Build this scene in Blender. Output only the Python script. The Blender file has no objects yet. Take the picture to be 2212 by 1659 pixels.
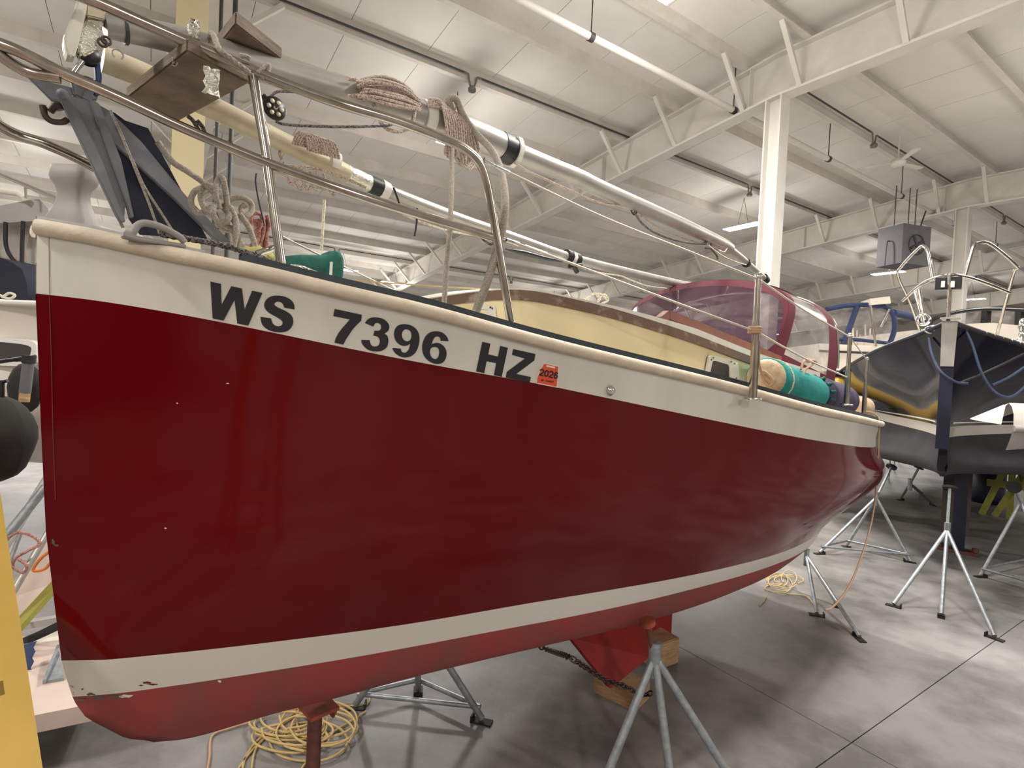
import bpy, bmesh, math, random
import numpy as np
from mathutils import Vector, Matrix
from mathutils.geometry import tessellate_polygon
from mathutils.bvhtree import BVHTree
random.seed(7)
sc = bpy.context.scene
COL = sc.collection
# ------------------------------------------------------------------ camera
FPX, CX, CY, EYE = 1161.0, 1106.0, 829.5, 1.65
PITCH, ROLL = -0.0222, -0.04775
_f = np.array([0, math.cos(PITCH), math.sin(PITCH)]); _r = np.array([1.0, 0, 0]); _d = np.cross(_f, _r)
_c, _s = math.cos(ROLL), math.sin(ROLL)
CAMR = np.array([_c*_r+_s*_d, -_s*_r+_c*_d, _f])
EYEP = np.array([0, 0, EYE])
cam_d = bpy.data.cameras.new('camera'); cam = bpy.data.objects.new('camera', cam_d); COL.objects.link(cam)
cam_d.sensor_width = 36; cam_d.sensor_fit = 'HORIZONTAL'; cam_d.lens = 36*FPX/2212; cam_d.clip_start = .05; cam_d.clip_end = 200
m = Matrix.Identity(4)
for i in range(3):
    m[i][0], m[i][1], m[i][2], m[i][3] = CAMR[0][i], -CAMR[1][i], -CAMR[2][i], EYEP[i]
cam.matrix_world = m
sc.camera = cam
# ------------------------------------------------------------------ world and exposure
w = bpy.data.worlds.new('world'); sc.world = w; w.use_nodes = True
w.node_tree.nodes['Background'].inputs[0].default_value = (.75, .8, .9, 1)
w.node_tree.nodes['Background'].inputs[1].default_value = .15
sc.view_settings.view_transform = 'Standard'; sc.view_settings.look = 'None'
sc.view_settings.gamma = 1; sc.view_settings.use_curve_mapping = False
sc.view_settings.exposure = 0.68
sc.cycles.max_bounces = 7; sc.cycles.diffuse_bounces = 3; sc.cycles.glossy_bounces = 3; sc.cycles.transparent_max_bounces = 8
LAMP_W = 150.0
LAMP_COL = (1.0, .96, .905)
# ------------------------------------------------------------------ surveying: photo sight lines to points in the room
def ray(x, y): return CAMR.T @ np.array([(x-CX)/FPX, (y-CY)/FPX, 1])
def at(x, y, Y): r = ray(x, y); return EYEP+r*(Y/r[1])
def onz(x, y, z=0.0): r = ray(x, y); return EYEP+r*((z-EYE)/r[2])
def onplane(x, y, p0, d):
    n = np.array([-d[1], d[0], 0]); r = ray(x, y); return EYEP+r*(n@(np.array(p0)-EYEP))/(n@r)
# building axes: a along the purlins, s along the rafters
YAW = .983
E1 = np.array([math.sin(YAW), math.cos(YAW), 0]); E2 = np.array([-math.cos(YAW), math.sin(YAW), 0]); UP = np.array([0, 0, 1.0])
KB = 1.2222
BASE = onz(1680, 215, 6.111); BASE[2] = 0
def BD(a, s, z): return BASE+E1*a*KB+E2*s*KB+UP*z
def zof(s, z): # z above column top, in bay units
    return 6.111+(z-(.0905*s if s > 0 else -.022*s))*KB
# red boat axes
TH = math.radians(45)
BU = np.array([math.cos(TH), math.sin(TH), 0]); BN = np.array([math.sin(TH), -math.cos(TH), 0])
BB = at(78, 490, 1.28); BB[2] = 0
def bp(s, b, z): return BB+BU*s+BN*b+UP*z
def lat(x, y, b): return onplane(x, y, BB+BN*b, BU)
# ------------------------------------------------------------------ helpers
def spl(xs, ys, x):
    xs = np.array(xs, float); ys = np.array(ys, float); nn = len(xs); h = np.diff(xs)
    A = np.zeros((nn, nn)); r = np.zeros(nn); A[0, 0] = A[-1, -1] = 1
    for i in range(1, nn-1):
        A[i, i-1] = h[i-1]; A[i, i] = 2*(h[i-1]+h[i]); A[i, i+1] = h[i]; r[i] = 6*((ys[i+1]-ys[i])/h[i]-(ys[i]-ys[i-1])/h[i-1])
    mm = np.linalg.solve(A, r); x = np.clip(np.asarray(x, float), xs[0], xs[-1]); i = np.clip(np.searchsorted(xs, x)-1, 0, nn-2)
    a = xs[i+1]-x; b = x-xs[i]; hh = h[i]
    return mm[i]*a**3/6/hh+mm[i+1]*b**3/6/hh+(ys[i]/hh-mm[i]*hh/6)*a+(ys[i+1]/hh-mm[i+1]*hh/6)*b
def smooth(pts, n=6):
    P = [np.array(p, float) for p in pts]
    if len(P) < 3: return P
    Q = [2*P[0]-P[1]]+P+[2*P[-1]-P[-2]]; out = []
    for i in range(1, len(Q)-2):
        a, b, c, d = Q[i-1:i+3]
        for k in range(n):
            t = k/n
            out.append(.5*((2*b)+(c-a)*t+(2*a-5*b+4*c-d)*t*t+(3*b-a-3*c+d)*t**3))
    out.append(P[-1]); return out
def unit(v): v = np.array(v, float); return v/(np.linalg.norm(v)+1e-12)
class G:
    def __init__(s): s.v = []; s.f = []; s.m = []; s.sm = []
    def add(s, vs, fs, mi=0, sm=False):
        o = len(s.v); s.v += [tuple(map(float, p)) for p in vs]
        for f in fs: s.f.append(tuple(i+o for i in f)); s.m.append(mi); s.sm.append(sm)
        return s
    def tube(s, path, r, n=8, mi=0, caps=True, closed=False, sy=1.0):
        P = [np.array(p, float) for p in path]; N = len(P)
        rr = r if hasattr(r, '__len__') else [r]*N
        T = []
        for i in range(N):
            if closed: t = P[(i+1) % N]-P[i-1]
            else: t = P[min(i+1, N-1)]-P[max(i-1, 0)]
            T.append(unit(t))
        ref = UP if abs(T[0][2]) < .9 else np.array([1.0, 0, 0])
        x = unit(np.cross(ref, T[0])); vs = []
        for i in range(N):
            x = unit(x-T[i]*(x@T[i])); y = np.cross(T[i], x)
            for k in range(n):
                a = 2*math.pi*k/n; vs.append(P[i]+rr[i]*(math.cos(a)*x+math.sin(a)*sy*y))
        fs = []
        for i in range(N if closed else N-1):
            j = (i+1) % N
            for k in range(n): fs.append((i*n+k, i*n+(k+1) % n, j*n+(k+1) % n, j*n+k))
        s.add(vs, fs, mi, True)
        if caps and not closed:
            s.add(vs[:n], [tuple(range(n))[::-1]], mi); s.add(vs[-n:], [tuple(range(n))], mi)
        return s
    def hexa(s, c8, mi=0): # bottom 4, top 4
        return s.add(c8, [(3, 2, 1, 0), (4, 5, 6, 7), (0, 1, 5, 4), (1, 2, 6, 5), (2, 3, 7, 6), (3, 0, 4, 7)], mi)
    def box(s, c, X, Y, Z, mi=0): # half-extent vectors
        c, X, Y, Z = map(lambda q: np.array(q, float), (c, X, Y, Z))
        return s.hexa([c-X-Y-Z, c+X-Y-Z, c+X+Y-Z, c-X+Y-Z, c-X-Y+Z, c+X-Y+Z, c+X+Y+Z, c-X+Y+Z], mi)
    def bar(s, p, q, w, h, up=UP, mi=0):
        p = np.array(p, float); q = np.array(q, float); t = unit(q-p); x = unit(np.cross(t, up)); y = np.cross(x, t)
        return s.box((p+q)/2, (q-p)/2, x*w/2, y*h/2, mi)
    def prism(s, poly, off, mi=0, sm=False):
        P = [np.array(p, float) for p in poly]; n = len(P); off = np.array(off, float)
        vs = P+[p+off for p in P]
        fs = [(i, (i+1) % n, (i+1) % n+n, i+n) for i in range(n)]
        s.add(vs, fs, mi, sm)
        tri = tessellate_polygon([[Vector(p) for p in P]])
        s.add(vs, [tuple(t) for t in tri]+[tuple(i+n for i in t)[::-1] for t in tri], mi)
        return s
    def lathe(s, prof, base, ax=UP, n=20, mi=0):
        ax = unit(ax); x = unit(np.cross(ax, [0, 0, 1] if abs(ax[2]) < .9 else [1, 0, 0])); y = np.cross(ax, x); base = np.array(base, float)
        vs = []
        for r, h in prof:
            for k in range(n):
                a = 2*math.pi*k/n; vs.append(base+ax*h+r*(math.cos(a)*x+math.sin(a)*y))
        fs = [(i*n+k, i*n+(k+1) % n, (i+1)*n+(k+1) % n, (i+1)*n+k) for i in range(len(prof)-1) for k in range(n)]
        s.add(vs, fs, mi, True); s.add(vs[:n], [tuple(range(n))[::-1]], mi); s.add(vs[-n:], [tuple(range(n))], mi)
        return s
    def grid(s, rows, mi=0, sm=True, flip=False):
        R = len(rows); Cn = len(rows[0]); vs = [p for r in rows for p in r]; fs = []
        for i in range(R-1):
            for j in range(Cn-1):
                q = (i*Cn+j, i*Cn+j+1, (i+1)*Cn+j+1, (i+1)*Cn+j)
                fs.append(q[::-1] if flip else q)
        return s.add(vs, fs, mi, sm)
    def sheet(s, rows, th, mi=0): # grid with thickness
        A = [[np.array(p, float) for p in r] for r in rows]; R = len(A); Cn = len(A[0]); B = []
        for i in range(R):
            rr = []
            for j in range(Cn):
                du = A[min(i+1, R-1)][j]-A[max(i-1, 0)][j]; dv = A[i][min(j+1, Cn-1)]-A[i][max(j-1, 0)]
                rr.append(A[i][j]+unit(np.cross(du, dv))*th)
            B.append(rr)
        s.grid(A, mi); s.grid(B, mi, True, True)
        edge = [(i, 0) for i in range(R)]+[(R-1, j) for j in range(1, Cn)]+[(i, Cn-1) for i in range(R-2, -1, -1)]+[(0, j) for j in range(Cn-2, 0, -1)]
        n = len(edge); vs = [A[i][j] for i, j in edge]+[B[i][j] for i, j in edge]
        s.add(vs, [(k, (k+1) % n, (k+1) % n+n, k+n) for k in range(n)], mi)
        return s
    def obj(s, name, mats, parent=None, label=None):
        o0 = np.array(parent_origin(parent)) if parent else np.zeros(3)
        me = bpy.data.meshes.new(name)
        V = np.array(s.v)-o0
        me.from_pydata([tuple(p) for p in V], [], s.f)
        if not isinstance(mats, (list, tuple)): mats = [mats]
        for q in mats: me.materials.append(q)
        me.polygons.foreach_set('material_index', s.m); me.polygons.foreach_set('use_smooth', s.sm)
        me.validate(); me.update()
        ob = bpy.data.objects.new(name, me); COL.objects.link(ob)
        if parent: ob.parent = parent
        if label: ob['label'] = label
        return ob
ORG = {}
def parent_origin(p):
    o = np.zeros(3)
    while p is not None: o = o+ORG.get(p.name, np.zeros(3)); p = p.parent
    return o
def tag(o, label, cat, group=None, kind=None):
    if label: o['label'] = label
    if cat: o['category'] = cat
    if group: o['group'] = group
    if kind: o['kind'] = kind
    return o
def thing(name, loc, label, cat, group=None):
    o = bpy.data.objects.new(name, None); COL.objects.link(o); o.location = tuple(map(float, loc)); o.empty_display_size = .05
    ORG[o.name] = np.array(loc, float); return tag(o, label, cat, group)
def structure(g, name, mats): o = g.obj(name, mats); o['kind'] = 'structure'; return o
def copy_tree(src, loc, label=None):
    r = src.copy(); COL.objects.link(r); r.location = tuple(map(float, loc)); ORG[r.name] = np.array(loc, float)
    if label: r['label'] = label
    for ch in src.children:
        c = ch.copy(); COL.objects.link(c); c.parent = r
        for g2 in ch.children: d = g2.copy(); COL.objects.link(d); d.parent = c
    return r
# ------------------------------------------------------------------ materials
def lin(c): return tuple(((x/255)/12.92 if x/255 <= .04045 else ((x/255+.055)/1.055)**2.4) for x in c)
def mat(name, rgb, rough=.5, metal=0.0, var=.0, scale=8.0, rgb2=None, bump=0.0, bscale=60.0, coat=0.0, det=6, stretch=None, thr=None, alpha=1.0, trans=0.0, rvar=0.0, ior=1.5):
    M_ = bpy.data.materials.new(name); M_.use_nodes = True; nt = M_.node_tree; N = nt.nodes; Lk = nt.links
    b = N['Principled BSDF']; c = lin(rgb)
    b.inputs['Base Color'].default_value = (*c, 1); b.inputs['Roughness'].default_value = rough; b.inputs['Metallic'].default_value = metal
    b.inputs['Coat Weight'].default_value = coat; b.inputs['Coat Roughness'].default_value = .06; b.inputs['Alpha'].default_value = alpha
    b.inputs['Transmission Weight'].default_value = trans; b.inputs['IOR'].default_value = ior
    if var or rgb2 or bump or rvar:
        tc = N.new('ShaderNodeTexCoord'); mp = N.new('ShaderNodeMapping'); Lk.new(tc.outputs['Object'], mp.inputs[0])
        if stretch: mp.inputs['Scale'].default_value = stretch
    if var or rgb2:
        nz = N.new('ShaderNodeTexNoise'); nz.inputs['Scale'].default_value = scale; nz.inputs['Detail'].default_value = det; nz.inputs['Roughness'].default_value = .62
        Lk.new(mp.outputs[0], nz.inputs['Vector'])
        cr = N.new('ShaderNodeValToRGB'); Lk.new(nz.outputs['Fac'], cr.inputs[0])
        c2 = lin(rgb2) if rgb2 else tuple(x*(1-var) for x in c); c1 = c if rgb2 else tuple(min(1, x*(1+var*.5)) for x in c)
        t = thr or (.35, .68)
        cr.color_ramp.elements[0].position = t[0]; cr.color_ramp.elements[1].position = t[1]
        cr.color_ramp.elements[0].color = (*c2, 1); cr.color_ramp.elements[1].color = (*c1, 1)
        Lk.new(cr.outputs[0], b.inputs['Base Color'])
        if rvar:
            mr = N.new('ShaderNodeMapRange'); mr.inputs[3].default_value = rough-rvar; mr.inputs[4].default_value = rough+rvar
            Lk.new(nz.outputs['Fac'], mr.inputs[0]); Lk.new(mr.outputs[0], b.inputs['Roughness'])
    if bump:
        n2 = N.new('ShaderNodeTexNoise'); n2.inputs['Scale'].default_value = bscale; n2.inputs['Detail'].default_value = 4
        Lk.new(mp.outputs[0], n2.inputs['Vector']); bm = N.new('ShaderNodeBump'); bm.inputs['Strength'].default_value = bump; bm.inputs['Distance'].default_value = .01
        Lk.new(n2.outputs['Fac'], bm.inputs['Height']); Lk.new(bm.outputs[0], b.inputs['Normal'])
    return M_
def glow(name, rgb, strength):
    M_ = bpy.data.materials.new(name); M_.use_nodes = True; b = M_.node_tree.nodes['Principled BSDF']
    b.inputs['Base Color'].default_value = (1, 1, 1, 1); b.inputs['Emission Color'].default_value = (*rgb, 1); b.inputs['Emission Strength'].default_value = strength
    return M_
def film(name, rgb, amount, rough=.05, cloudy=.0): # clear vinyl or glass: mostly see-through, thin haze
    M_ = bpy.data.materials.new(name); M_.use_nodes = True; nt = M_.node_tree; N = nt.nodes; Lk = nt.links
    b = N['Principled BSDF']; b.inputs['Base Color'].default_value = (*lin(rgb), 1); b.inputs['Roughness'].default_value = rough
    tr = N.new('ShaderNodeBsdfTransparent'); mx = N.new('ShaderNodeMixShader'); out = N['Material Output']
    mx.inputs[0].default_value = amount
    if cloudy:
        tc = N.new('ShaderNodeTexCoord'); nz = N.new('ShaderNodeTexNoise'); nz.inputs['Scale'].default_value = 7; nz.inputs['Detail'].default_value = 6
        Lk.new(tc.outputs['Object'], nz.inputs['Vector']); mr = N.new('ShaderNodeMapRange')
        mr.inputs[1].default_value = .35; mr.inputs[2].default_value = .7; mr.inputs[3].default_value = max(0, amount-cloudy); mr.inputs[4].default_value = amount+cloudy
        Lk.new(nz.outputs['Fac'], mr.inputs[0]); Lk.new(mr.outputs[0], mx.inputs[0])
    Lk.new(tr.outputs[0], mx.inputs[1]); Lk.new(b.outputs[0], mx.inputs[2]); Lk.new(mx.outputs[0], out.inputs[0])
    return M_
def rope_mat(name, base, fleck, fs=300, amt=.5, diag=True):
    M_ = bpy.data.materials.new(name); M_.use_nodes = True; nt = M_.node_tree; N = nt.nodes; Lk = nt.links
    b = N['Principled BSDF']; b.inputs['Roughness'].default_value = .9
    tc = N.new('ShaderNodeTexCoord'); v = N.new('ShaderNodeTexVoronoi'); v.inputs['Scale'].default_value = fs; Lk.new(tc.outputs['Object'], v.inputs['Vector'])
    sx = N.new('ShaderNodeSeparateColor'); Lk.new(v.outputs['Color'], sx.inputs[0])
    cr = N.new('ShaderNodeValToRGB'); cr.color_ramp.interpolation = 'CONSTANT'; cr.color_ramp.elements[0].color = (*lin(base), 1); cr.color_ramp.elements[1].position = 1-amt; cr.color_ramp.elements[1].color = (*lin(fleck), 1)
    Lk.new(sx.outputs[0], cr.inputs[0]); Lk.new(cr.outputs[0], b.inputs['Base Color'])
    bm = N.new('ShaderNodeBump'); bm.inputs['Strength'].default_value = .6; bm.inputs['Distance'].default_value = .002; Lk.new(v.outputs['Distance'], bm.inputs['Height']); Lk.new(bm.outputs[0], b.inputs['Normal'])
    return M_
M = dict(
 steelwhite=mat('painted_steel', (222, 217, 208), .55, var=.10, scale=1.5),
 purlin=mat('purlin_paint', (214, 208, 199), .55, var=.12, scale=2),
 panel=mat('ceiling_liner', (232, 228, 221), .6, var=.07, scale=.9, bump=.15, bscale=9),
 seam=mat('ceiling_seam', (150, 142, 130), .8),
 wall=mat('wall_liner', (206, 199, 187), .7, var=.08, scale=.7),
 cream_column=mat('cream_column', (214, 200, 160), .55, var=.06, scale=2),
 darkpipe=mat('dark_conduit', (62, 60, 60), .5),
 greypipe=mat('grey_conduit', (120, 117, 113), .45, .3),
 concrete=mat('concrete', (142, 138, 136), .5, var=.4, scale=1.6, rgb2=(98, 95, 93), bump=.12, bscale=26, det=9, thr=(.38, .60), rvar=.12),
 joint=mat('floor_joint', (70, 66, 62), .9),
 lampbody=mat('lamp_housing', (210, 210, 210), .4, .2),
 white=mat('gelcoat_white', (222, 217, 204), .28, var=.09, scale=5, coat=.25, stretch=(1, 1, .25)),
 deckwhite=mat('deck_white', (226, 222, 208), .45, var=.06, scale=9),
 cream=mat('cabin_cream', (236, 218, 172), .4, var=.05, scale=4),
 red=mat('hull_red', (96, 0, 8), .09, var=.10, scale=2.2, bump=.010, bscale=5, ior=1.36),
 bottom=mat('bottom_paint', (152, 60, 58), .8, rgb2=(128, 70, 64), scale=5, bump=.15, bscale=40, stretch=(1, 1, .4), thr=(.36, .62)),
 keelred=mat('keel_paint', (140, 22, 16), .65, var=.2, scale=6),
 rubrail=mat('rub_rail', (214, 199, 176), .62, var=.16, scale=12, bump=.2, bscale=90),
 toerail=mat('toe_rail_dark', (40, 50, 56), .5, var=.3, scale=8),
 letters=mat('vinyl_black', (36, 36, 40), .45),
 orange=mat('sticker_orange', (228, 84, 50), .5, var=.04), stickerwhite=mat('sticker_white', (236, 226, 214), .5),
 steel=mat('stainless', (190, 182, 172), .2, 1.0, var=.25, scale=14),
 chrome=mat('chrome', (225, 225, 225), .1, 1.0),
 galv=mat('galvanised_steel', (158, 164, 168), .42, .6, var=.25, scale=30),
 alloy=mat('mast_alloy', (178, 174, 168), .42, .55, var=.14, scale=7, bump=.05, bscale=60),
 alloydirty=mat('mast_alloy_dirty', (206, 194, 166), .5, .2, var=.2, scale=9, stretch=(1, 1, 1)),
 foil=mat('foil_wrap', (220, 218, 205), .22, .9, bump=.5, bscale=120),
 wood=mat('weathered_board', (134, 116, 98), .8, rgb2=(98, 85, 74), scale=9, stretch=(1, 1, 8), bump=.35, bscale=40),
 woodnew=mat('timber_block', (186, 152, 112), .75, rgb2=(150, 116, 82), scale=12, stretch=(1, 1, 6), bump=.2, bscale=50),
 teak=mat('worn_brown_trim', (112, 88, 72), .7, rgb2=(160, 146, 130), scale=16, thr=(.3, .45), bump=.2, bscale=60),
 handrail=mat('handrail_brown', (128, 76, 58), .55, var=.2, scale=10),
 bluegrey=mat('grey_painted_bar', (122, 124, 128), .5, var=.12, scale=8),
 navycloth=mat('navy_cloth', (34, 38, 52), .85, var=.2, scale=20, bump=.2, bscale=200),
 blacktape=mat('black_tape', (26, 27, 30), .45),
 whitetape=mat('white_tape', (226, 223, 214), .5),
 blackplastic=mat('black_plastic', (26, 26, 28), .4),
 rope=rope_mat('rope_grey', (172, 162, 150), (146, 136, 124), 420, .4),
 ropetan=rope_mat('rope_flecked', (200, 184, 170), (146, 120, 110), 330, .3),
 ropedark=rope_mat('rope_dark_flecked', (122, 114, 108), (58, 56, 58), 260, .45),
 ropewhite=rope_mat('rope_white', (226, 216, 196), (190, 178, 160), 200, .3),
 ropepink=rope_mat('rope_pink', (176, 128, 116), (140, 92, 84), 200, .4),
 ropeyellow=mat('cord_yellow', (206, 178, 120), .7, var=.15, scale=20),
 ropetanplain=mat('line_tan', (186, 150, 118), .8),
 ropeblue=mat('rope_blue', (46, 56, 84), .85, var=.3, scale=60),
 ropewire=mat('coated_wire', (206, 196, 182), .5, .2),
 yellowcloth=mat('yellow_cloth', (176, 166, 100), .8, var=.15, scale=20),
 greencloth=mat('green_cover', (24, 96, 84), .75, var=.25, scale=16, bump=.3, bscale=60),
 teal=mat('teal_cover', (22, 142, 136), .85, var=.2, scale=14, bump=.5, bscale=80),
 purple=mat('violet_fender_cloth', (72, 64, 92), .85, var=.22, scale=12, bump=.35, bscale=90),
 tan=mat('fender_tan', (206, 180, 146), .6, rgb2=(150, 118, 84), scale=9, thr=(.3, .55)),
 maroon=mat('maroon_canvas', (96, 22, 40), .85, var=.16, scale=8, bump=.25, bscale=200),
 vinyl=film('clear_vinyl', (190, 182, 180), .24, .12, .16), vinyl2=film('tinted_vinyl', (84, 60, 74), .58, .1, .15),
 glassdark=mat('dark_window', (62, 58, 58), .3),
 navy=mat('navy_gelcoat', (14, 17, 32), .08, var=.2, scale=3, ior=1.42, bump=.02, bscale=4),
 navystem=mat('navy_stem_pad', (24, 28, 50), .4),
 antifoul=mat('dark_antifouling', (54, 54, 58), .75, var=.25, scale=5),
 stripewhite=mat('stripe_white', (216, 210, 200), .35),
 bluecanvas=mat('blue_canvas', (44, 56, 92), .8, var=.15),
 rust=mat('rusty_steel', (118, 68, 56), .75, rgb2=(78, 46, 40), scale=18, bump=.3, bscale=60),
 rustplate=mat('rust_red_plate', (168, 78, 54), .7, rgb2=(110, 52, 40), scale=14),
 chain=mat('dull_chain', (92, 80, 74), .5, .7, var=.3, scale=30),
 yellow=mat('yellow_paint', (232, 190, 92), .5, var=.08, scale=6),
 yellowgreen=mat('yellow_green_paint', (150, 146, 60), .5, var=.2, scale=8),
 black=mat('black_rubber', (30, 28, 28), .7, var=.2, scale=12), blackcloth=mat('black_cloth', (40, 37, 34), .85, var=.35, scale=5, bump=.4, bscale=18),
 leftwhite=mat('white_powerboat', (224, 214, 202), .3, var=.04, scale=3), leftpink=mat('pale_platform', (214, 194, 182), .6, var=.06, scale=5),
 greyshell=mat('grey_hardtop', (166, 162, 158), .5, var=.08, scale=4), moulding=mat('grey_moulding', (160, 154, 150), .6, var=.12, scale=8),
 heater=mat('heater_grey', (96, 94, 98), .5, var=.12, scale=6), heaterdark=mat('heater_grille', (58, 56, 60), .6),
 ladder=mat('ladder_orange', (206, 112, 44), .5), blue=mat('blue_plastic', (46, 66, 110), .5),
 lampface=glow('lamp_face', (.82, .90, 1.0), 14.0),
)
# ================================================================== BUILDING
A0, A1, S0, S1 = -15.0, 26.0, -15.0, 17.0
PS = 1.12
PUR = [.38+PS*k for k in range(15)]
CELL = .71  # ceiling liner above column top
# floor: poured slabs between sawn joints
sj = ((onz(1760, 1640)+onz(2160, 1390))/2-BASE)@E2/KB
slabS = 3.6
ss = sorted([sj+slabS*k for k in range(-4, 8)]); ss = [q for q in ss if S0 < q < S1]; ss = [S0]+ss+[S1]
aj = (onz(2160, 1393)-BASE)@E1/KB+2.6
aa = [aj+4.2*k for k in range(-6, 8)]; aa = [q for q in aa if A0 < q < A1]; aa = [A0]+aa+[A1]
fl = structure(G().box(BD((A0+A1)/2, (S0+S1)/2, -.16), E1*(A1-A0)*KB/2, E2*(S1-S0)*KB/2, UP*.12), 'floor', M['joint'])
g = .0025
for i in range(len(aa)-1):
    for j in range(len(ss)-1):
        c = BD((aa[i]+aa[i+1])/2, (ss[j]+ss[j+1])/2, -.02)
        G().box(c, E1*((aa[i+1]-aa[i])*KB/2-g), E2*((ss[j+1]-ss[j])*KB/2-g), UP*.02).obj('floor_slab', M['concrete'], fl)
# walls
def zroof(s): return zof(s, CELL)
for nm, a in (('wall_near_end', A0), ('wall_far_end', A1)):
    structure(G().prism([BD(a, S0, 0), BD(a, S1, 0), BD(a, S1, zroof(S1)+.2), BD(a, 0, zroof(0)+.2), BD(a, S0, zroof(S0)+.2)], E1*(-.12 if a == A0 else .12)), nm, M['wall'])
for nm, s in (('wall_left', S1), ('wall_right', S0)):
    sg = 1 if s == S1 else -1
    structure(G().prism([BD(A0, s, 0), BD(A1, s, 0), BD(A1, s, zroof(s)+.2), BD(A0, s, zroof(s)+.2)], E2*(.12*sg)), nm, M['wall'])
# ceiling: backing plus liner panels with open seams
ce = G()
for s0, s1 in ((0, S1), (S0, 0)):
    ce.hexa([BD(A0, s0, zof(s0, CELL)+.03), BD(A1, s0, zof(s0, CELL)+.03), BD(A1, s1, zof(s1, CELL)+.03), BD(A0, s1, zof(s1, CELL)+.03),
             BD(A0, s0, zof(s0, CELL)+.2), BD(A1, s0, zof(s0, CELL)+.2), BD(A1, s1, zof(s1, CELL)+.2), BD(A0, s1, zof(s1, CELL)+.2)])
ceil = structure(ce, 'ceiling', M['seam'])
def slopes(s0, s1, a0, a1, g=.004):
    q = []
    for th in (0, .02):
        for (a, s) in ((a0*KB+g, s0), (a1*KB-g, s0), (a1*KB-g, s1), (a0*KB+g, s1)):
            q.append(BASE+E1*a+E2*s*KB+UP*(zof(s, CELL)+th))
    return q
rows_s = [(.0, .38+PS)]+[(.38+PS*(1+2*k), .38+PS*(3+2*k)) for k in range(6)]+[(-.38-PS, 0)]+[(-.38-PS*3, -.38-PS)]
for (s0, s1) in rows_s:
    for k in range(-9, 12):
        a0 = k*1.0+.3
        G().hexa(slopes(s0, s1, a0, a0+1)).obj('ceiling_panel', M['panel'], ceil)
far = G()
for (s0, s1) in rows_s:
    for (a0, a1) in ((A0, -8.7),): far.hexa(slopes(s0, s1, a0, a1))
    for k in range(11): far.hexa(slopes(s0, s1, 12.3+k*1.25, 12.3+(k+1)*1.25))
for (s0, s1) in ((.38+PS*13, S1), (S0, -.38-PS*3)):
    for k in range(28): far.hexa(slopes(s0, s1, A0+k*1.46, A0+(k+1)*1.46))
o = far.obj('far_ceiling_panels', M['panel'], ceil); o['kind'] = 'stuff'
# purlins (zed section) hung under the liner
def purlin(s):
    g = G(); sg = 1 if s > 0 else -1
    z0 = zof(s, .55)
    for (ds, dz, w, h) in ((0, .1, .012, .2), (.035*sg, .0, .075, .012), (-.035*sg, .2, .075, .012)):
        c = BD((A0+A1)/2, s+ds, z0+dz*KB*.95); g.box(c, E1*(A1-A0)*KB/2, E2*w*KB/2, UP*h*KB/2)
    g.obj('roof_purlin', M['purlin'], ceil)
for s in PUR[:15]+[-.38-PS*k for k in range(8)]: purlin(s)
# rafters: tapering I-beams crossing the bays
def rafter(a, fw=.2, extra=0, s_lo=S0):
    g = G()
    for (s0, s1) in ((0, S1), (s_lo, 0)):
        for (z0, z1, w) in ((0, .03, fw), (.03, .53, .016), (.53, .555, fw)):
            w2 = w/2
            g.hexa([BD(a-w2, s0, zof(s0, z0)), BD(a+w2, s0, zof(s0, z0)), BD(a+w2, s1, zof(s1, z0)), BD(a-w2, s1, zof(s1, z0)),
                    BD(a-w2, s0, zof(s0, z1)), BD(a+w2, s0, zof(s0, z1)), BD(a+w2, s1, zof(s1, z1)), BD(a-w2, s1, zof(s1, z1))])
    r = g.obj('roof_rafter', M['steelwhite'], ceil)
    st = G()
    for s in (.35, 3.15, 6.6, -3.2):
        for sg in (-1, 1): st.box(BD(a+sg*.05, s, zof(s, .28)), E1*.05*KB, E2*.006, UP*.25*KB)
    st.obj('web_stiffener', M['steelwhite'], r)
    for s in PUR[:14]+[-.38, -1.5, -2.62, -3.74]:
        for sg in (-1, 1):
            b = G(); b.bar(BD(a+sg*.09, s+.05, zof(s+.05, .03)), BD(a+sg*.66, s-.02, zof(s, .56)), .055*KB, .05*KB)
            b.obj('flange_brace', M['steelwhite'], r)
for a in (-6.12, 0, 6.7, 13.4, 20.1): rafter(a, .34 if a < -1 else .2)
# columns
def column(a, s, w, d, mt, z1, label):
    t = thing('steel_column', BD(a, s, 0), label, 'column'); t['kind'] = 'structure'
    g = G(); g.box(BD(a, s-d/2, z1/2), E1*w/2*KB, E2*.012, UP*z1/2); g.box(BD(a, s+d/2, z1/2), E1*w/2*KB, E2*.012, UP*z1/2); g.box(BD(a, s, z1/2), E1*.012, E2*d/2*KB, UP*z1/2)
    g.obj('column_shaft', mt, t)
    G().box(BD(a, s, .012), E1*.2, E2*.2, UP*.012).obj('base_plate', mt, t)
    return t
column(0, 0, .2, .2, M['steelwhite'], 6.11, 'white steel column holding the ridge beam behind the pulpit and mast end')
column(6.7, .05, .2, .2, M['steelwhite'], 6.11, 'white steel column behind the bow of the navy sailboat')
column(13.4, .05, .2, .2, M['steelwhite'], 6.11, 'farthest white steel column in the ridge row')
cc = column(-6.36, 1.6, .24, .2, M['cream_column'], zof(1.6, .0), 'cream painted steel column behind the crossed grey bars')
g = G(); c0 = BD(-6.36, 1.6, 0)
tag(G().tube([BD(-6.14, 1.58, 0), BD(-6.14, 1.58, zof(1.6, 0))], .02, 8).obj('conduit_pipe', M['darkpipe']), 'thin dark conduit running up the right edge of the cream column', 'pipe')
pz = G()
pz.tube([BD(-6.0, 1.9, 0), BD(-6.0, 1.9, zof(1.9, 0))], .028, 8)
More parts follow.
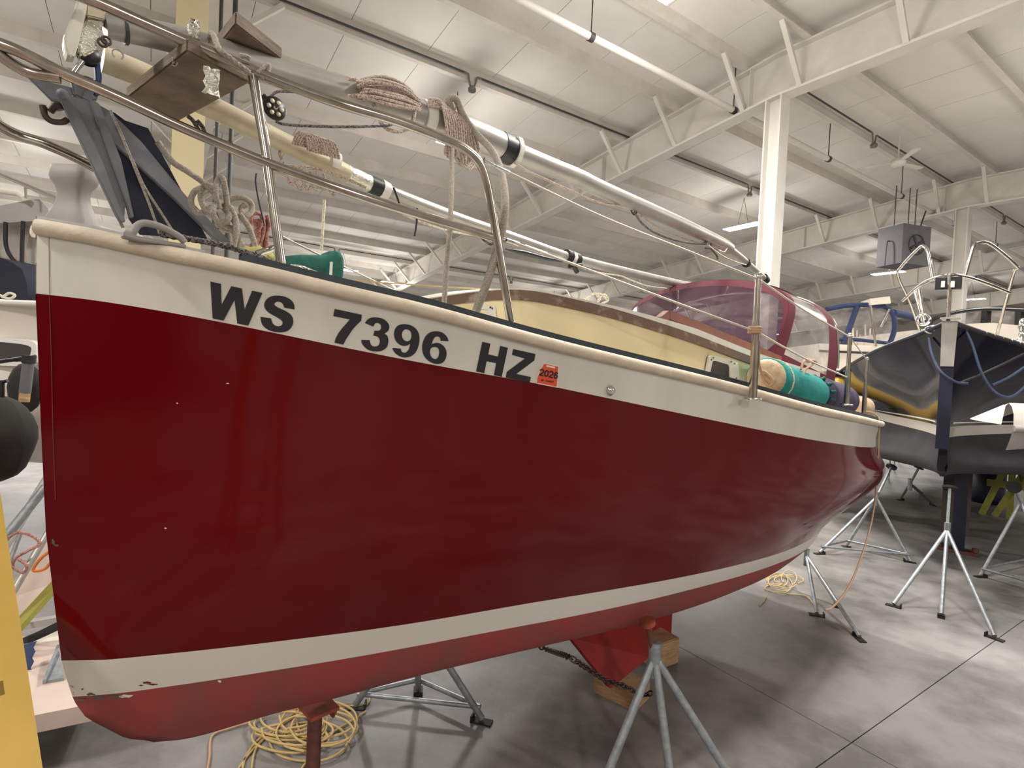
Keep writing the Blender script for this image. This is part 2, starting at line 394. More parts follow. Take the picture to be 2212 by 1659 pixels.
for z in (1.9, 3.0, 4.1, 5.2): pz.tube([BD(-6.0, 1.9, z), BD(-6.0, 1.9, z+.1)], .042, 8)
tag(pz.obj('conduit_pipe', M['darkpipe']), 'black jointed conduit beside the cream column', 'pipe')
# sprinkler main with hanger rods
t = thing('sprinkler_pipe', BD(0, .57, 0), 'long white sprinkler pipe hung on thin rods under the roof', 'pipe')
zp = 6.111+.02*KB
zp = zof(.57, .1)-.0
G().tube([BD(A0+.2, .57, zp), BD(A1-.2, .57, zp)], .042*KB, 10).obj('pipe_run', M['steelwhite'], t)
for a in (-8.2, -5.6, -2.68, -.1, 2.45, 5.2, 7.9, 10.6):
    q = G(); q.tube([BD(a, .57, zp+.04), BD(a, .57, zof(.57, CELL))], .009, 6); q.tube([BD(a-.03, .57, zp), BD(a+.03, .57, zp)], .062, 10); q.obj('hanger_rod', M['darkpipe'], t)
# electrical conduit under the third purlin rows, with drop boxes
def conduit(s, drops, label, a0=A0+.3, a1=A1-.3, zz=.60, group=None):
    z = lambda q: zof(s, q)
    t = thing('electrical_conduit', BD(0, s, 0), label, 'conduit')
    prev = a0; segs = []
    for d in drops: segs.append((prev, d-.12)); prev = d+.12
    segs.append((prev, a1))
    for (x0, x1) in segs: G().tube([BD(x0, s-.05, z(zz)), BD(x1, s-.05, z(zz))], .014*KB, 6).obj('conduit_run', M['darkpipe'], t)
    for d in drops:
        q = G()
        for sg in (-1, 1):
            q.tube(smooth([BD(d+sg*.14, s-.05, z(zz)), BD(d+sg*.07, s-.05, z(zz)-.01), BD(d+sg*.055, s-.05, z(zz)-.08), BD(d+sg*.025, s-.05, z(zz)-.2)], 5), .014*KB, 6)
        q.lathe([(.0, 0), (.065, .005), (.07, .05), (.04, .09), (0, .09)], BD(d, s-.05, z(zz)-.27), UP, 10)
        q.obj('drop_box', M['greypipe'], t)
    return t
conduit(2.62, [-3.05, 3.4, 9.9, 16.4], 'black conduit along the purlin carrying the nearer lamp row')
conduit(11.4, [-2.4, 3.45], 'black conduit with drop boxes along the low far purlin', -6, 22)
conduit(-.0+.31, [3.26, 9.9], 'black conduit with a box by the ceiling fan', 0.2, A1-.3)
# lamps
def lamp(a, s, z, label, drop, group='hanging lamps', E1=E1, E2=E2):
    c = BD(a, s, z); t = thing('hanging_lamp', c, label, 'lamp', group)
    L_, W_ = .50, .16
    g = G(); g.hexa([c+E1*x*W_*k+E2*y*L_*k+UP*h for h, k in ((.0, 1), (.05, .75)) for x, y in ((-1, -1), (1, -1), (1, 1), (-1, 1))]); g.obj('lamp_housing', M['lampbody'], t)
    G().box(c-UP*.006, E1*W_*.95, E2*L_*.97, UP*.006).obj('lamp_diffuser', M['lampface'], t)
    k = G()
    for y in (-.3, .3): k.tube([c+E2*y*L_+UP*.05, BD(a, s, z)+UP*drop], .005, 5)
    k.obj('hanging_cable', M['darkpipe'], t)
    ld = bpy.data.lights.new('lamp_light', 'AREA'); ld.shape = 'RECTANGLE'; ld.size = 2*W_; ld.size_y = 2*L_; ld.energy = LAMP_W; ld.color = LAMP_COL
    lo = bpy.data.objects.new('lamp_light', ld); COL.objects.link(lo); lo.parent = t
    pd = bpy.data.lights.new('ceiling_fill', 'POINT'); pd.shadow_soft_size = .3; pd.energy = LAMP_W*.35; pd.color = LAMP_COL  # point fill added below each fixture to brighten ceiling and hull sides
    po = bpy.data.objects.new('ceiling_fill', pd); COL.objects.link(po); po.parent = t; po.location = (0, 0, -.6)
    R = Matrix((tuple(E1), tuple(E2), (0, 0, 1))).transposed().to_4x4(); lo.matrix_local = Matrix.Translation((0, 0, -.03)) @ R
    return t
zl = 6.111-.36
for a, lb in ((-9.5, 'hanging lamp over the far left boats'), (-3.05, 'hanging lamp hidden behind the rope-wrapped mast'), (3.87, 'large bright hanging lamp left of the white ridge column'), (10.9, 'bright hanging lamp below the grey unit heater'), (17.5, 'small bright hanging lamp right of the navy sailboat bow')):
    lamp(a, 3.0, zl, lb, .75)
lamp(-2.25, 11.22, 4.87-.0, 'small hanging lamp beside the green cover, left of its pair', .55, E1=E2, E2=E1)
lamp(-.47, 11.98, 4.79, 'small hanging lamp above the red boat rail, right of its pair', .55, E1=E2, E2=E1)
for a, lb in ((5.5, 'hanging lamp low over the far boats behind the red boat'), (12.5, 'hanging lamp low behind the navy boat'), (20, 'farthest hanging lamp of the low row'), (-8.5, 'hanging lamp low at the far left')): lamp(a, 11.6, 4.82, lb, .55)
lamp(-9.0, 8.2, 5.3, 'hanging lamp glowing at the left edge of the picture', .6)
for a, lb in ((-9.8, 'hanging lamp behind the photographer, left end of its row'), (-3.2, 'hanging lamp above and behind the photographer'), (3.3, 'hanging lamp over the right aisle'), (9.9, 'hanging lamp over the far right boats'), (17, 'hanging lamp near the far right end wall')):
    lamp(a, -3.1, 5.75, lb, .7)
for a, lb in ((-13, 'hanging lamp added out of view for side light, left end of its row'), (-7.5, 'hanging lamp added out of view for side light, second from the left'), (-1.5, 'hanging lamp added out of view for side light, third from the left')):
    lamp(a, -9.0, 4.6, lb, .7)  # row added out of view to throw more sideways light on the hull
lamp(-2.5, -.6, 6.25, 'hanging lamp just above the picture beside the ridge', .4)
# ceiling fan
c = onz(1940, 352, 6.3)
t = thing('ceiling_fan', c, 'white three-blade ceiling fan under the roof at the right', 'fan')
q = G(); q.lathe([(0, -.06), (.12, -.05), (.14, 0), (.12, .06), (.03, .09)], c, UP, 16); q.obj('fan_motor', M['steelwhite'], t)
q = G(); q.tube([c+UP*.08, c+UP*.55], .015, 8); q.obj('down_rod', M['steelwhite'], t)
for k in range(3):
    an = math.radians(20+120*k); d = np.array([math.cos(an), math.sin(an), 0]); e = np.cross(UP, d)
    q = G(); q.prism([c+d*.12+e*.03, c+d*.3+e*.05, c+d*.66+e*.07, c+d*.7, c+d*.66-e*.07, c+d*.3-e*.05, c+d*.12-e*.03], UP*.015); q.obj('fan_blade', M['steelwhite'], t)
# unit heater
c = at(1951, 535, 12.2)
t = thing('unit_heater', c, 'dark grey box-shaped unit heater hung from the roof', 'heater')
hx = unit([.9, .25, 0]); hy = np.cross(UP, hx)
q = G(); q.hexa([c+hx*x*.4+hy*y*.3+UP*h for h in (-.43, .43) for x, y in ((-1, -1), (1, -1), (1, 1), (-1, 1))]); q.obj('heater_case', M['heater'], t)
q = G(); q.tube([c-hy*.31+UP*.0+(hx*math.cos(k)+UP*math.sin(k))*.22 for k in np.linspace(0, 2*math.pi, 21)[:-1]], .012, 6, closed=True)
for k in range(4): q.tube([c-hy*.31, c-hy*.31+(hx*math.cos(k*1.57+.5)+UP*math.sin(k*1.57+.5))*.2], .03, 6)
q.obj('fan_grille', M['heaterdark'], t)
for x in (-.3, .1, .3):
    G().tube([c+hx*x+UP*.42, c+hx*x+UP*1.35], .01, 6).obj('hanger_rod', M['darkpipe'], t)
G().tube(smooth([c+hx*.41-UP*.3, c+hx*.5+UP*.2, c+hx*.47+UP*.5, c+hx*.6+UP*.9], 5), .016, 6).obj('power_cable', M['darkpipe'], t)
G().tube(smooth([c-hx*.4+UP*.1, c-hx*.47+UP*.05, c-hx*.5-UP*.45], 5), .012, 6).obj('gas_pipe', M['darkpipe'], t)
# ================================================================== RED SAILBOAT
L = 4.4
XS = [0, .03, .08, .15, .25, .4, .6, .8, .93, 1]
BC = dict(sheer=[.02, .10, .23, .38, .56, .78, .96, .995, .94, .89], red=[.01, .08, .20, .345, .53, .76, .95, .985, .925, .865],
          st=[.0, .045, .12, .235, .39, .63, .84, .80, .61, .42], sb=[.0, .025, .095, .205, .355, .60, .79, .76, .53, .32])
ZC = dict(sheer=([0, .1, .2, .4, .57, .79, 1.05, 1.39, 1.78, 2.02, 2.54, 3.3, 3.99, 4.4], [1.94, 1.929, 1.911, 1.882, 1.853, 1.82, 1.772, 1.717, 1.663, 1.63, 1.559, 1.487, 1.436, 1.415]),
          red=([0, .1, .19, .37, .58, .81, 1.16, 1.41, 1.82, 2.58, 3.02, 3.6, 4.4], [1.782, 1.776, 1.766, 1.739, 1.703, 1.666, 1.618, 1.58, 1.516, 1.411, 1.363, 1.31, 1.262]),
          st=([.05, .22, .34, .58, .91, 1.31, 1.88, 2.31, 2.97, 3.6, 4.4], [.876, .863, .854, .844, .836, .842, .848, .85, .84, .83, .82]),
          sb=([.08, .21, .46, .93, 1.61, 2.11, 2.39, 2.8, 3.24, 4.4], [.774, .761, .75, .742, .758, .77, .768, .76, .75, .74]))
KZ = ([.1, .124, .212, .298, .45, .8, 1.4, 2.2, 3.0, 3.8, 4.4], [.76, .704, .61, .564, .53, .50, .475, .47, .50, .60, .69])
def sheer(s): return float(spl(XS, BC['sheer'], s/L)), float(spl(*ZC['sheer'], s))
def hull_rows():
    stem_s = lambda z: float(np.interp(z, [.564, .61, .704, .76, .864, 1.204, 1.488, 1.782, 1.94], [.298, .212, .124, .097, .071, .034, .018, .003, 0]))
    T = np.concatenate([np.linspace(0, .12, 14)[:-1]**1.0, np.linspace(.12, 1, 44)])
    rows = []
    key = {}
    for k in ('sheer', 'red', 'st', 'sb'):
        z0 = ZC[k][1][0]; s0 = stem_s(z0); S_ = s0+T*(L-s0)
        b = spl(XS, BC[k], S_/L); b = b*np.clip(T/.02, 0, 1)**.5 if k in ('st', 'sb') else b
        key[k] = (S_, b, spl(*ZC[k], S_))
    cols = []
    for j in range(len(T)):
        P = {k: (key[k][0][j], float(key[k][1][j]), float(key[k][2][j])) for k in key}
        t = T[j]
        s_b, b_b, z_b = P['sb']
        # underbody
        sk = .298+t*(L-.298); zk = float(spl(*KZ, sk))
        q = []
        for fr, fb, fz in ((.30, .93, .30), (.62, .74, .66), (.85, .42, .88)):
            zz = z_b+(zk-z_b)*fz; s_ = stem_s(zz)+t*(L-stem_s(zz))
            q.append((s_, b_b*fb, zz))
        zm = .97; km = float(np.interp(t, [0, .45, .72, .92, 1], [.37, .47, .66, .87, .90])); bmid = P['st'][1]+(P['red'][1]-P['st'][1])*km
        zs = [P['sheer'][2], P['red'][2], zm, P['st'][2], P['sb'][2]]; bs = [P['sheer'][1], P['red'][1], bmid, P['st'][1], P['sb'][1]]
        zs2 = zs+[p[2] for p in q]; bs2 = bs+[p[1] for p in q]
        col = []; o = np.argsort(zs2); zi = np.array(zs2)[o]; bi = np.array(bs2)[o]
        def pt(z, ref0, ref1, f):
            s_ = ref0[0]*(1-f)+ref1[0]*f
            if t < .3: s_ = stem_s(z)+t*(L-stem_s(z))
            return (s_, max(0, float(spl(zi, bi, z))), z)
        segs = [(P['sheer'], P['red'], 3), (P['red'], P['st'], 14), (P['st'], P['sb'], 2), (P['sb'], q[0], 3), (q[0], q[1], 3), (q[1], q[2], 3)]
        for a, b, n in segs:
            for i in range(n): f = i/n; z = a[2]*(1-f)+b[2]*f; col.append(pt(z, a, b, f))
        col.append(q[2]); col.append(((sk+q[2][0])/2, b_b*.15, zk+(z_b-zk)*.04)); col.append((sk, 0, zk))
        cols.append(col)
    return cols
cols = hull_rows()
MI = [0]*3+[1]*14+[2]*2+[3]*20
hg = G()
nR = len(cols[0])
def skin(g, cols, sgn, z_in=0):
    V = [bp(s, sgn*b, z) for c in cols for (s, b, z) in c]; F = []; I = []
    for i in range(len(cols)-1):
        for j in range(nR-1):
            f = (i*nR+j, (i+1)*nR+j, (i+1)*nR+j+1, i*nR+j+1)
            F.append(f if sgn > 0 else f[::-1]); I.append(MI[j])
    return V, F, I
boat = thing('red_sailboat', bp(2.2, 0, .0), 'big dark red and white sailboat with black registration letters on jack stands', 'boat')
for sgn in (1, -1):
    V, F, I = skin(hg, cols, sgn); o0 = len(hg.v)
    hg.v += [tuple(p) for p in V]; hg.f += [tuple(i+o0 for i in f) for f in F]; hg.m += I; hg.sm += [True]*len(F)
# transom
last = cols[-1]
for j in range(nR-1):
    a = [bp(last[j][0], last[j][1], last[j][2]), bp(last[j][0], -last[j][1], last[j][2]), bp(last[j+1][0], -last[j+1][1], last[j+1][2]), bp(last[j+1][0], last[j+1][1], last[j+1][2])]
    hg.add(a, [(0, 1, 2, 3)], MI[j])
hull = hg.obj('hull', [M['white'], M['red'], M['stripewhite'], M['bottom']], boat)
bm_ = bmesh.new(); bm_.from_mesh(hull.data); bmesh.ops.remove_doubles(bm_, verts=bm_.verts, dist=1e-5); bmesh.ops.recalc_face_normals(bm_, faces=bm_.faces)
bm_.to_mesh(hull.data)
HB = BVHTree.FromPolygons([Vector(v) for v in hg.v], hg.f)
def onhull(x, y, off=.0015):
    r = ray(x, y); h = HB.ray_cast(Vector(EYEP), Vector(unit(r)))
    if h[0] is None: return None
    n = np.array(h[1]);
    if n@r > 0: n = -n
    return np.array(h[0])+n*off
# deck with camber
dk = []
for s in np.linspace(.03, L-.02, 40):
    b, z = sheer(s); b = max(.01, b-.02)
    dk.append([bp(s, b*q, z-.055+.05*(1-q*q)*min(1, b)) for q in np.linspace(-1, 1, 15)])
G().grid(dk).obj('deck', M['deckwhite'], boat)
# rub rail and toe rail, both sides
for sgn in (1, -1):
    P = []; Q = []
    for s in np.concatenate([[0.0], np.linspace(.01, L, 60)]):
        b, z = sheer(s); P.append(bp(s, sgn*(b+.004), z-.004))
        Q.append((s, b, z))
    G().tube(P, [.019]*len(P), 12).obj('rub_rail', M['rubrail'], boat)
    tr = G()
    ring = []
    for (s, b, z) in Q:
        if s < .36: continue
        ring.append([bp(s, sgn*(b-.012), z-.03), bp(s, sgn*(b-.012), z+.036), bp(s, sgn*(b-.034), z+.036), bp(s, sgn*(b-.034), z-.03), bp(s, sgn*(b-.012), z-.03)])
    tr.grid(ring, 0, False); tr.obj('toe_rail', M['toerail'], boat)
    cap = G(); ring = []
    for (s, b, z) in Q:
        if s > .36: break
        bi = max(.0, b-.03); ring.append([bp(s, sgn*max(.0, b-.004), z+.0), bp(s, sgn*max(.0, b-.008), z+.024), bp(s, sgn*bi*.8, z+.026), bp(s, sgn*bi*.7, z-.03)])
    cap.grid(ring, 0, True); cap.obj('bow_cap', M['moulding'], boat)
# registration letters, lettering and sticker on the topsides
def poly_on_hull(name, loops, mt, org, k, off=.0015, th=None, label=None, divide=.02, flat=False):
    pts2 = [[Vector((org[0]+x/k, org[1]+y/k, 0)) for x, y in lp] for lp in loops]
    tri = tessellate_polygon(pts2); allp = [p for lp in pts2 for p in lp]
    bm = bmesh.new(); vs = [bm.verts.new(p) for p in allp]
    for t in tri:
        try: bm.faces.new([vs[i] for i in t])
        except ValueError: pass
    for _ in range(2):
        es = [e for e in bm.edges if e.calc_length() > 14]
        if es: bmesh.ops.subdivide_edges(bm, edges=es, cuts=1); bmesh.ops.triangulate(bm, faces=bm.faces)
    g = G(); V = []
    for v in bm.verts:
        p = onhull(v.co.x, v.co.y, off); V.append(p)
    bm.verts.index_update(); ok = [f for f in bm.faces if all(V[v.index] is not None for v in f.verts)]
    g.add([p if p is not None else BB for p in V], [tuple(v.index for v in f.verts) for f in ok]); bm.free()
    use = sorted({i for f in g.f for i in f}); mp_ = {i: k for k, i in enumerate(use)}; g.v = [g.v[i] for i in use]; g.f = [tuple(mp_[i] for i in f) for f in g.f]
    if not g.f: return None
    return g.obj(name, mt, boat, label)
def dense(lp, n=4): # smooth closed loop
    P = [np.array((x, y, 0.0)) for x, y in lp]; N = len(P); out = []
    for i in range(N):
        a, b, c, d = P[i-1], P[i], P[(i+1) % N], P[(i+2) % N]
        for k in range(n):
            t = k/n; q = .5*((2*b)+(c-a)*t+(2*a-5*b+4*c-d)*t*t+(3*b-a-3*c+d)*t**3); out.append((q[0], q[1]))
    return out
def sdense(lp, sharp, n=4):
    N = len(lp); out = []
    P = [np.array((x, y, 0.0)) for x, y in lp]
    for i in range(N):
        b, c = P[i], P[(i+1) % N]
        a = P[i-1] if i not in sharp else b-(c-b)*.3; d = P[(i+2) % N] if (i+1) % N not in sharp else c+(c-b)*.3
        if i in sharp and (i+1) % N in sharp: out.append((b[0], b[1])); continue
        for k in range(n):
            t = k/n; q = .5*((2*b)+(c-a)*t+(2*a-5*b+4*c-d)*t*t+(3*b-a-3*c+d)*t**3); out.append((q[0], q[1]))
    return out
OA, KA = (440, 590), 5.53; OB, KB2 = (800, 650), 5.027
gW = [(82, 100), (208, 128), (216, 378), (331, 155), (458, 183), (490, 435), (580, 210), (703, 235), (533, 627), (402, 600), (370, 320), (238, 567), (108, 540)]
gS = [(1085, 433), (1083, 385), (1058, 335), (1010, 298), (950, 275), (880, 267), (810, 277), (755, 310), (726, 360), (728, 410), (755, 450), (800, 485), (860, 518), (905, 545), (938, 572), (942, 605), (920, 628), (885, 633), (850, 622), (820, 590), (806, 540), (679, 520), (685, 570), (705, 620), (745, 660), (800, 688), (860, 702), (930, 705), (1000, 690), (1045, 650), (1068, 600), (1070, 560), (1058, 520), (1030, 485), (985, 455), (930, 428), (880, 405), (850, 382), (846, 364), (866, 345), (900, 340), (935, 355), (955, 385), (962, 412)]
g7 = [(1565, 427), (1890, 497), (1882, 568), (1830, 615), (1780, 670), (1740, 730), (1700, 790), (1668, 853), (1562, 830), (1575, 780), (1610, 715), (1660, 650), (1710, 595), (1745, 552), (1548, 512)]
g3 = [(1925, 595), (1950, 560), (1990, 535), (2040, 527), (2110, 535), (2165, 560), (2205, 600), (2218, 640), (2205, 685), (2160, 722), (2190, 745), (2206, 790), (2202, 840), (2185, 885), (2140, 920), (2080, 935), (2020, 932), (1960, 912), (1915, 875), (1890, 835), (1882, 797), (1985, 800), (1992, 840), (2015, 868), (2050, 875), (2085, 862), (2103, 825), (2098, 785), (2070, 755), (2025, 745), (2040, 685), (2085, 688), (2112, 670), (2120, 640), (2108, 610), (2080, 595), (2050, 598), (2025, 638)]
g9 = [(238, 510), (330, 517), (338, 545), (360, 560), (385, 558), (410, 535), (425, 500), (430, 462), (405, 480), (370, 488), (325, 478), (285, 445), (262, 400), (257, 350), (270, 300), (305, 265), (355, 252), (420, 258), (475, 285), (515, 330), (533, 390), (530, 450), (515, 510), (485, 565), (440, 600), (385, 613), (330, 605), (285, 580), (252, 545)]
h9 = [(395, 308), (430, 325), (446, 365), (440, 410), (415, 435), (385, 435), (357, 415), (343, 375), (350, 335), (370, 312)]
g6 = [(847, 437), (762, 432), (755, 400), (730, 385), (700, 395), (680, 425), (665, 470), (700, 457), (745, 458), (790, 485), (820, 530), (827, 580), (815, 630), (785, 668), (740, 683), (680, 675), (625, 645), (585, 600), (565, 545), (563, 480), (580, 420), (610, 370), (655, 338), (710, 328), (770, 338), (815, 370), (840, 405)]
h6 = [(690, 500), (725, 505), (745, 540), (742, 590), (725, 622), (700, 630), (670, 615), (650, 580), (648, 535), (665, 508)]
gH = [(1215, 443), (1302, 463), (1280, 580), (1385, 603), (1408, 487), (1493, 508), (1425, 825), (1340, 805), (1365, 675), (1262, 655), (1235, 785), (1147, 765)]
gZ = [(1550, 522), (1792, 575), (1780, 645), (1585, 792), (1742, 825), (1730, 885), (1468, 832), (1480, 770), (1675, 625), (1537, 585)]
for lp, o_, k_, lb in (([gW], OA, KA, 'black letter W'), ([sdense(gS, {0, 43, 20, 21})], OA, KA, 'black letter S'), ([g7], OA, KA, 'black figure 7'), ([sdense(g3, {0, 37, 20, 21, 29, 30, 9})], OA, KA, 'black figure 3'),
                     ([sdense(g9, {0, 1, 7}), dense(h9)[::-1]], OB, KB2, 'black figure 9'), ([sdense(g6, {0, 1, 6}), dense(h6)[::-1]], OB, KB2, 'black figure 6'), ([gH], OB, KB2, 'black letter H'), ([gZ], OB, KB2, 'black letter Z')):
    poly_on_hull('registration_letter', lp, M['letters'], o_, k_, label=lb)
poly_on_hull('registration_sticker', [[(1874, 668), (2046, 704), (2028, 942), (1796, 896), (1806, 815)]], M['stickerwhite'], OB, KB2, .0012, label='orange 2026 sticker with a white edge')
stk = bpy.data.objects['registration_sticker']
ORG[stk.name] = np.zeros(3)
def strokes(text, p0, p1, up, w, name, mt, off, gap=.25):
    F7 = {'2': [[(0, .8), (.2, 1), (.7, 1), (.95, .75), (.8, .5), (.1, .08), (.02, 0), (1, 0)]], '0': [[(.5, 1), (.15, .85), (.02, .5), (.15, .15), (.5, 0), (.85, .15), (.98, .5), (.85, .85), (.5, 1)]],
          '6': [[(.9, .85), (.55, 1), (.2, .85), (.03, .45), (.2, .08), (.55, 0), (.9, .15), (.95, .4), (.65, .58), (.3, .5), (.1, .3)]], 'W': [[(0, 1), (.25, 0), (.5, .9), (.75, 0), (1, 1)]],
          'S': [[(.95, .85), (.5, 1), (.08, .8), (.3, .55), (.75, .45), (.92, .2), (.5, 0), (.05, .15)]], '7': [[(0, 1), (1, 1), (.4, 0)]], '3': [[(.05, .9), (.5, 1), (.9, .78), (.5, .52), (.95, .25), (.5, 0), (.02, .12)]],
          '9': [[(.1, .15), (.45, 0), (.8, .15), (.97, .55), (.8, .92), (.45, 1), (.1, .85), (.05, .6), (.35, .42), (.7, .5), (.9, .7)]], 'H': [[(0, 1), (0, 0)], [(0, .5), (1, .5)], [(1, 1), (1, 0)]], 'Z': [[(0, 1), (1, 1), (0, 0), (1, 0)]], ' ': []}
    g = G(); n = len(text); p0 = np.array(p0, float); p1 = np.array(p1, float); up = np.array(up, float); cw = (p1-p0)/(n-gap)
    for i, ch in enumerate(text):
        for st in F7[ch]:
            Q = [p0+cw*i+cw*(1-gap)*x+up*y for x, y in st]
            for a, b in zip(Q[:-1], Q[1:]):
                d = b-a; l = np.linalg.norm(d); d = d/l; nn = np.array([-d[1], d[0]])*w/2; a2 = a-d*w*.3; b2 = b+d*w*.3
                V = [onhull(*(q), off) for q in (a2-nn, a2+nn, b2+nn, b2-nn)]
                g.add(V, [(0, 1, 2, 3)])
    return g.obj(name, mt, stk)
# child meshes of the sticker: the sticker mesh keeps the boat origin
def bpx(x, y): return (OB[0]+x/KB2, OB[1]+y/KB2)
def sub_poly(name, lp, mt, off):
    o_ = poly_on_hull(name, [lp], mt, OB, KB2, off); o_.parent = stk; return o_
sub_poly('sticker_face', [(1884, 680), (2037, 714), (2020, 930), (1806, 886), (1815, 824)], M['orange'], .0022)
sub_poly('sticker_bar', [(1908, 694), (2004, 714), (2001, 732), (1905, 712)], M['stickerwhite'], .0028)
ORG[stk.name] = np.zeros(3)
strokes('2026', bpx(1834, 803), bpx(2024, 842), (2.2, -12.5), 3.0, 'sticker_year', M['letters'], .003)
strokes('WS 7396HZ', bpx(1852, 866), bpx(1984, 890), (.5, -3.6), .8, 'sticker_number', M['letters'], .003, .3)
# faint stem seam, drain fitting
for PX, cl in (([(106, 512), (106, 570), (107, 636)], (170, 158, 142)), ([(107, 640), (112, 800), (115, 950), (120, 1080)], (122, 40, 42))):
    stemline = G(); pts = [onhull(x, y, .0004) for x, y in PX]
    stemline.tube([p for p in pts if p is not None], .0009, 5); stemline.obj('stem_seam', mat('stem_seam', cl, .6), boat)
p = onhull(1318, 843, 0); nrm = unit(np.array([BN[0], BN[1], .05]))
q = G(); q.lathe([(0, 0), (.017, 0), (.019, .005), (.013, .011), (.008, .016), (.0, .017)], p, nrm, 18); q.obj('drain_fitting', M['chrome'], boat)
# chips in the boot stripe
chip = mat('bare_chip', (92, 88, 84), .9); chipred = mat('red_chip', (96, 26, 26), .8)
def blob(name, cx_, cy_, rx, ry, mt, seed, rot=0, off=.001):
    rnd = random.Random(seed); n = 12
    lp = []
    for k in range(n):
        a = 2*math.pi*k/n; r_ = 1+rnd.uniform(-.45, .35); x = math.cos(a)*rx*r_; y = math.sin(a)*ry*r_
        lp.append((cx_+x*math.cos(rot)-y*math.sin(rot), cy_+x*math.sin(rot)+y*math.cos(rot)))
    try: return poly_on_hull(name, [lp], mt, (0, 0), 1, off)
    except Exception: return None
for i, (x, y, rx, ry, mm) in enumerate([(153, 1484, 6, 3, chip), (157, 1497, 4, 2.5, chip), (196, 1499, 8, 3, chip), (178, 1488, 3, 2, chip), (176, 1512, 12, 4, chip), (212, 1506, 14, 4, chip), (250, 1505, 18, 4, chip), (318, 1474, 13, 3, chipred), (330, 1478, 12, 2, chipred), (305, 1480, 5, 1.5, chipred), (272, 1503, 14, 4, M['stripewhite']), (115, 1170, 4, 6, chip), (122, 1178, 5, 2.5, chip), (474, 1471, 5, 3, M['stripewhite']), (383, 871, 2.2, 1.5, M['stripewhite']), (358, 1141, 2.6, 1.6, M['stripewhite']), (492, 828, 4, 1.3, M['stickerwhite'])]):
    blob('paint_chip', x, y, rx, ry, mm, i)
# centre keel panel and bilge plate
kp = G()
a = [lat(1233, 1378, .2), lat(1320, 1487, .32), lat(1402, 1420, .32), lat(1395, 1340, .2)]
top1 = bp(2.62, .14, .52); top0 = bp(1.80, .14, .52)
kp.prism([top0, a[0], a[1], a[2], a[3], top1], -BN*.03); kp.obj('bilge_keel', M['keelred'], boat)
k2 = G(); k2.prism([bp(2.5, .12, .52), lat(1385, 1345, .12), lat(1412, 1402, .12), lat(1450, 1372, .12), lat(1453, 1313, .12), bp(3.02, .12, .55)], -BN*.04); k2.obj('centre_keel', M['keelred'], boat)
# cabin
CSs = [1.15, 1.22, 1.4, 1.7, 2.2, 2.8, 3.4, 3.9]; CBb = [.0, .22, .40, .52, .62, .67, .68, .66]
cz = ([1.15, 1.22, 1.32, 1.56, 1.79, 2.11, 2.57, 3.16, 3.9], [1.908, 1.930, 1.934, 1.913, 1.878, 1.836, 1.775, 1.727, 1.69])
SS = np.concatenate([np.linspace(1.15, 1.4, 12), np.linspace(1.45, 3.85, 26)])
def roofup(s): return float(np.interp(s, [1.15, 1.5, 2.1], [.014, .018, .040]))
def cab(s): return float(spl(CSs, CBb, s)), float(spl(*cz, s))
for nm, mt, lo, hi, inset in (('cabin_side', M['cream'], None, -.004, 0), ('cabin_trim', M['teak'], -.024, .012, .012), ('roof_edge', M['deckwhite'], .010, .040, .004)):
    g = G()
    for sgn in (1, -1):
        R_ = []
        for s in SS:
            if nm == 'roof_edge': hi = roofup(s)+.002
            b, z = cab(s); zl_ = sheer(s)[1]-.06 if lo is None else z+lo
            R_.append([bp(s, sgn*(b+inset), zl_), bp(s, sgn*(b+inset), z+hi)]+([bp(s, sgn*(b-.01), z+hi)] if inset else []))
            if inset: R_[-1].append(bp(s, sgn*(b-.01), z+lo)); R_[-1].append(R_[-1][0])
        g.grid(R_, 0, inset == 0)
    g.obj(nm, mt, boat)
rf = []
for s in SS:
    b, z = cab(s); rf.append([bp(s, b*q, z+roofup(s)+.05*(1-q*q)*min(1, b/.5)*min(1, .3+(s-1.15)*.9)) for q in np.linspace(-1, 1, 17)])
G().grid(rf).obj('cabin_roof', M['deckwhite'], boat)
b, z = cab(3.85); G().add([bp(3.85, b, z+.06), bp(3.85, -b, z+.06), bp(3.85, -b, 1.4), bp(3.85, b, 1.4)], [(0, 1, 2, 3)]).obj('cabin_bulkhead', M['cream'], boat)
